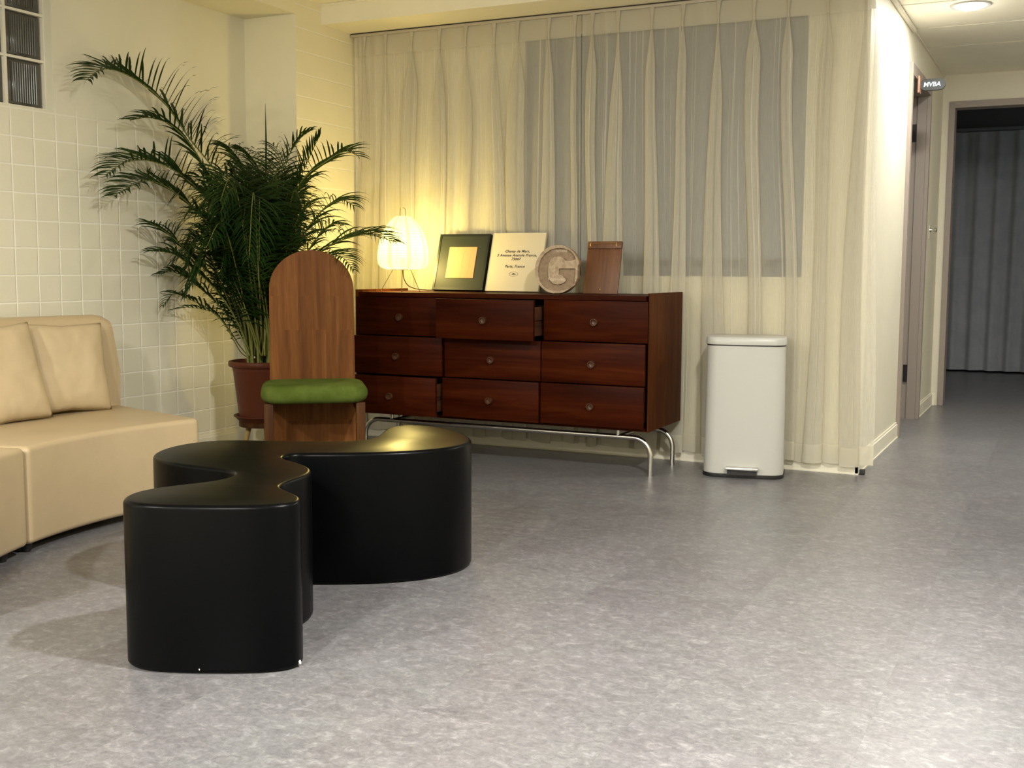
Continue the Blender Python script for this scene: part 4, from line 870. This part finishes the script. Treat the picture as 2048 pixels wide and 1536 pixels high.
# ------------------------------------------------------------------ curved sectional sofa
SCX, SCY, RI, RO = -1.720, 3.08, 1.450, 2.200
def sofa(label, a0, a1, right_end):
    am = (a0 + a1) / 2
    t = thing('sofa_section', label, 'sofa', (SCX, SCY, 0), 0, 'sections of the curved sofa')
    def wedge(nm, r0, r1, z0, z1, b0, b1, bev, m, endround=0.0):
        ol = []; n = 20; rc = endround
        for k in range(n + 1): a = b0 + (b1 - b0) * k / n; ol.append((r0 * math.cos(a), r0 * math.sin(a)))
        for k in range(n + 1): a = b1 + (b0 - b1) * k / n; ol.append((r1 * math.cos(a), r1 * math.sin(a)))
        bm = bmesh.new()
        vs0 = [bm.verts.new((x, y, z0)) for x, y in ol]; vs1 = [bm.verts.new((x, y, z1)) for x, y in ol]
        bm.faces.new(vs0); bm.faces.new(vs1); N = len(ol)
        for k in range(N): bm.faces.new((vs0[k], vs0[(k + 1) % N], vs1[(k + 1) % N], vs1[k]))
        bmesh.ops.recalc_face_normals(bm, faces=bm.faces)
        bmesh.ops.bevel(bm, geom=[e for e in bm.edges if e.calc_face_angle(0) > 0.9], offset=bev, segments=5, profile=0.5, affect='EDGES')
        return fin(nm, bm, m, t, 50)
    g = 0.0025
    wedge('seat', RI, RO - 0.06, 0.035, 0.370, a0 + g, a1 - g, 0.020, M_SOFA)
    # backrest: profile in (angle, z) with rounded top corner on the free end
    rb0, rb1 = RO - 0.120, RO; n = 40; ring = []
    bm = bmesh.new()
    zc, rad = 0.764, 0.105; rows = []
    for k in range(n + 1):
        a = a0 + g + (a1 - a0 - 2 * g) * k / n
        def ztop(a):
            dl = ((a - a0) if right_end else 9) * RO      # free end is at a0 (towards +Y)
            if dl < rad: return zc - rad + math.sqrt(max(rad * rad - (rad - dl) ** 2, 0))
            return zc
        zt_ = max(ztop(a), 0.50) if k else 0.56
        sec = []
        rr = 0.050
        sec += [(rb0 - 0.0, 0.05), (rb0, zt_ - rr)] + [(rb0 + rr - rr * math.cos(q), zt_ - rr + rr * math.sin(q)) for q in [PI / 2 * j / 6 for j in range(1, 7)]]
        sec += [(rb1 - rr + rr * math.sin(q), zt_ - rr + rr * math.cos(q)) for q in [PI / 2 * j / 6 for j in range(0, 7)]] + [(rb1, 0.05)]
        rows.append([bm.verts.new((r_ * math.cos(a), r_ * math.sin(a), z_)) for r_, z_ in sec])
    for a_, b_ in zip(rows, rows[1:]):
        m2 = len(a_)
        for k in range(m2): bm.faces.new((a_[k], a_[(k + 1) % m2], b_[(k + 1) % m2], b_[k]))
    bm.faces.new(rows[0]); bm.faces.new(rows[-1][::-1])
    bmesh.ops.recalc_face_normals(bm, faces=bm.faces)
    bmesh.ops.bevel(bm, geom=[e for e in bm.edges if e.calc_face_angle(0) > 1.0], offset=0.022, segments=4, affect='EDGES')
    fin('backrest', bm, M_SOFA, t, 50)
    for rr_, aa in ((RI + 0.05, a0 + (a1 - a0) * 0.10), (RI + 0.05, a1 - (a1 - a0) * 0.06), (RO - 0.1, a0 + (a1 - a0) * 0.1), (RO - 0.1, a1 - (a1 - a0) * 0.1)):
        bm = bmesh.new(); R = lathe(bm, [(0.014, 0.0), (0.018, 0.02), (0.022, 0.0349)], 16, (rr_ * math.cos(aa), rr_ * math.sin(aa), 0)); bm.faces.new(R[0]); bm.faces.new(R[-1]); fin('foot', bm, M_RUBBER, t, 50)
    return t
A = math.radians
sofa('tan leatherette curved sofa section with rounded end, nearest the palm', PI - A(17.2), PI + A(16.6), True)
sofa('tan leatherette curved sofa section cut off by the left edge of the view', PI + A(16.7), PI + A(50), False)
# cushions
def pillow(label, loc, rx, rz, s=0.40, th=0.065, ry=0.0, seed=0):
    bm = bmesh.new(); n = 28; gr = {}
    for sd in (1, -1):
        for i in range(n + 1):
            for j in range(n + 1):
                if sd == -1 and (i in (0, n) or j in (0, n)): gr[(sd, i, j)] = gr[(1, i, j)]; continue
                u, v = i / n * 2 - 1, j / n * 2 - 1
                pin = 1 - 0.075 * (1 - u * u) * 0 
                x = u * s / 2 * (1 - 0.07 * (1 - abs(v)) ** 1.0 * (1 if abs(u) > 0 else 0) * abs(u) ** 3)
                z = v * s / 2 * (1 - 0.07 * (1 - abs(u)) * abs(v) ** 3)
                h = ((1 - u ** 4) * (1 - v ** 4)) ** 0.55
                e = max(abs(u), abs(v))
                wr = noise.noise(Vector((u * 3 + seed, v * 3, sd * 2.0))) * 0.10 + noise.noise(Vector((u * 9 + seed, v * 9, sd))) * 0.10 * e
                y = sd * th * h * (1 + wr)
                if e > 0.99: y += 0.004 * math.sin(19 * (u + v) + seed) * (1 - abs(u * v)) 
                gr[(sd, i, j)] = bm.verts.new((x, y, z))
        for i in range(n):
            for j in range(n):
                bm.faces.new((gr[(sd, i, j)], gr[(sd, i + 1, j)], gr[(sd, i + 1, j + 1)], gr[(sd, i, j + 1)]))
    bmesh.ops.recalc_face_normals(bm, faces=bm.faces)
    o = fin('cushion', bm, M_CUSH, None, 180); o.location = loc; o.rotation_euler = (rx, ry, rz)
    return tag(o, label, 'cushion', 'tan cushions on the sofa')
pillow('tan square cushion leaning at the rounded end of the sofa backrest', (-3.702, 3.385, 0.555), A(-12), A(79), 0.375, 0.050, A(1.5), 1)
pillow('tan square cushion overlapping the end cushion, near the left edge of the view', (-3.685, 3.035, 0.550), A(-15), A(86), 0.39, 0.052, A(-4), 5)

# ------------------------------------------------------------------ pedal bin
bn = thing('pedal_bin', 'tall cream enamel pedal bin with a black base beside the sideboard', 'bin', (-1.375, 5.325, 0), A(11))
def binring(w_, d_, fr_, r_=0.055, n=8):
    out = []
    for sx, sy, a0 in ((1, 1, 0), (-1, 1, 90), (-1, -1, 180), (1, -1, 270)):
        for k in range(n + 1):
            a = math.radians(a0 + 90 * k / n); x = sx * (w_ / 2 - r_) + r_ * math.cos(a); y = sy * (d_ / 2 - r_) + r_ * math.sin(a)
            out.append((x, y))
        if a0 == 180:
            for k in range(1, 10): x = -w_ / 2 + r_ + (w_ - 2 * r_) * k / 10; out.append((x, -d_ / 2))
    return [(x, y - (fr_ * (1 - (2 * x / w_) ** 2) if y < 0 else 0)) for x, y in out]
def loft(bm, rings):
    R = [[bm.verts.new((x, y, z)) for x, y in ring] for ring, z in rings]
    for a, b in zip(R, R[1:]):
        for k in range(len(a)): bm.faces.new((a[k], a[(k + 1) % len(a)], b[(k + 1) % len(a)], b[k]))
    bm.faces.new(R[0][::-1]); bm.faces.new(R[-1])
bm = bmesh.new(); loft(bm, [(binring(0.372, 0.246, 0.016), 0.0), (binring(0.376, 0.250, 0.016), 0.006), (binring(0.374, 0.248, 0.016), 0.018)]); fin('base_rim', bm, M_RUBBER, bn, 40)
bm = bmesh.new(); loft(bm, [(binring(0.368, 0.242, 0.016), 0.018), (binring(0.370, 0.244, 0.016), 0.024), (binring(0.360, 0.232, 0.016), 0.60), (binring(0.360, 0.232, 0.016), 0.617)]); fin('body', bm, M_BIN, bn, 40)
bm = bmesh.new(); loft(bm, [(binring(0.362, 0.234, 0.016), 0.617), (binring(0.362, 0.234, 0.016), 0.623)]); fin('lid_gap_shade', bm, M_RUBBER, bn, 40)  # black strip stands in for the dark, shaded gap under the lid
bm = bmesh.new(); loft(bm, [(binring(0.368, 0.240, 0.016), 0.623), (binring(0.370, 0.242, 0.016), 0.627), (binring(0.368, 0.240, 0.016), 0.650), (binring(0.360, 0.232, 0.015), 0.657), (binring(0.340, 0.212, 0.013), 0.660)]); fin('lid', bm, M_BIN, bn, 35)
bm = bmesh.new(); box(bm, -0.078, 0.075, -0.175, -0.130, 0.042, 0.054, 0.004); fin('pedal', bm, M_CHROME, bn, 40)
bm = bmesh.new(); box(bm, -0.068, 0.066, -0.160, -0.125, 0.018, 0.042); fin('pedal_slot', bm, M_RUBBER, bn)

# ------------------------------------------------------------------ small hall things
sg = thing('hanging_sign', 'small rounded grey projecting sign with lit letters above the hall door', 'sign', (XH, 7.16, 2.045), 0)
me = curve_mesh('sign_panel', [rrect(0.135, 0.062, 0.029, 8)], 0.008, 0.002); o = link('sign_panel', me, M_SIGN, sg); o.rotation_euler = (PI / 2, 0, 0); o.location = (0.100, 0, 0.0)
put_text(sg, 'MVBA', 0.036, 0.097, -0.0112, 0.0, M_SIGNT, 0.12, 0.001, nm='lettering')
bxo('wall_plate', 0.0225, 0.034, -0.055, 0.03, -0.048, 0.048, M_SIGNP, sg, 0.002)
hk = thing('wall_knob', 'small pale knob on the hall wall beyond the open door', 'wall hook', (XH, 8.20, 1.24))
bm = bmesh.new(); R = lathe(bm, [(0.016, 0.0005), (0.016, 0.006), (0.009, 0.012), (0.009, 0.028), (0.016, 0.034), (0.016, 0.044), (0.010, 0.048)], 20); bm.faces.new(R[0]); bm.faces.new(R[-1])
bmesh.ops.transform(bm, matrix=Matrix.Rotation(PI / 2, 4, 'Y'), verts=bm.verts); fin('knob', bm, M_CHROME, hk, 50)
bxo('back_plate', 0.0002, 0.003, -0.022, 0.022, -0.06, 0.03, M_BASE, hk, 0.001)
bk = bxo('door_stop', XH + 0.019, XH + 0.043, 5.545, 5.570, 0.0, 0.025, M_RUBBER, None, 0.003)
tag(bk, 'small black rubber block on the floor under the right end of the curtain', 'door stop')

# dark room drapes and rail
def drape(label, x0, x1, y, z0, z1, seed):
    bm = bmesh.new(); nx = int((x1 - x0) / 0.012); nz = 14; g = []
    for j in range(nz + 1):
        v = j / nz; row = []
        for i in range(nx + 1):
            x = x0 + (x1 - x0) * i / nx
            yy = y + (0.030 * math.sin(2 * PI * x / 0.17 + seed + 1.6 * math.sin(x * 3 + v)) + 0.008 * math.sin(2 * PI * x / 0.083 + 2 * v)) * (0.35 + 0.55 * v)
            row.append(bm.verts.new((x, yy, z1 + (z0 - z1) * v)))
        g.append(row)
    for a, b in zip(g, g[1:]):
        for i in range(nx): bm.faces.new((a[i], a[i + 1], b[i + 1], b[i]))
    t = thing('dark_drape', label, 'curtain', ((x0 + x1) / 2, y, z0)); 
    o = fin('drape_cloth', bm, M_DCURT, t, 180, recalc=False); o.location = (-(x0 + x1) / 2, -y, -z0); return t
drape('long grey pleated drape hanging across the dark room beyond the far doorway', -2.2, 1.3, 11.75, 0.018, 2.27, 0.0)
bm = bmesh.new(); box(bm, -2.3, 1.4, 11.70, 11.73, 2.275, 2.30); box(bm, -2.3, 1.4, 11.77, 11.80, 2.275, 2.31)
tag(fin('drape_rail', bm, M_GREY, None), 'long straight rail above the grey drape in the dark room', 'curtain rail')
struct('wall_dark_header', bxo('wall_dark_header', -3.0, 2.4, 11.85, 12.3, 2.30, 2.62, M_SILL))
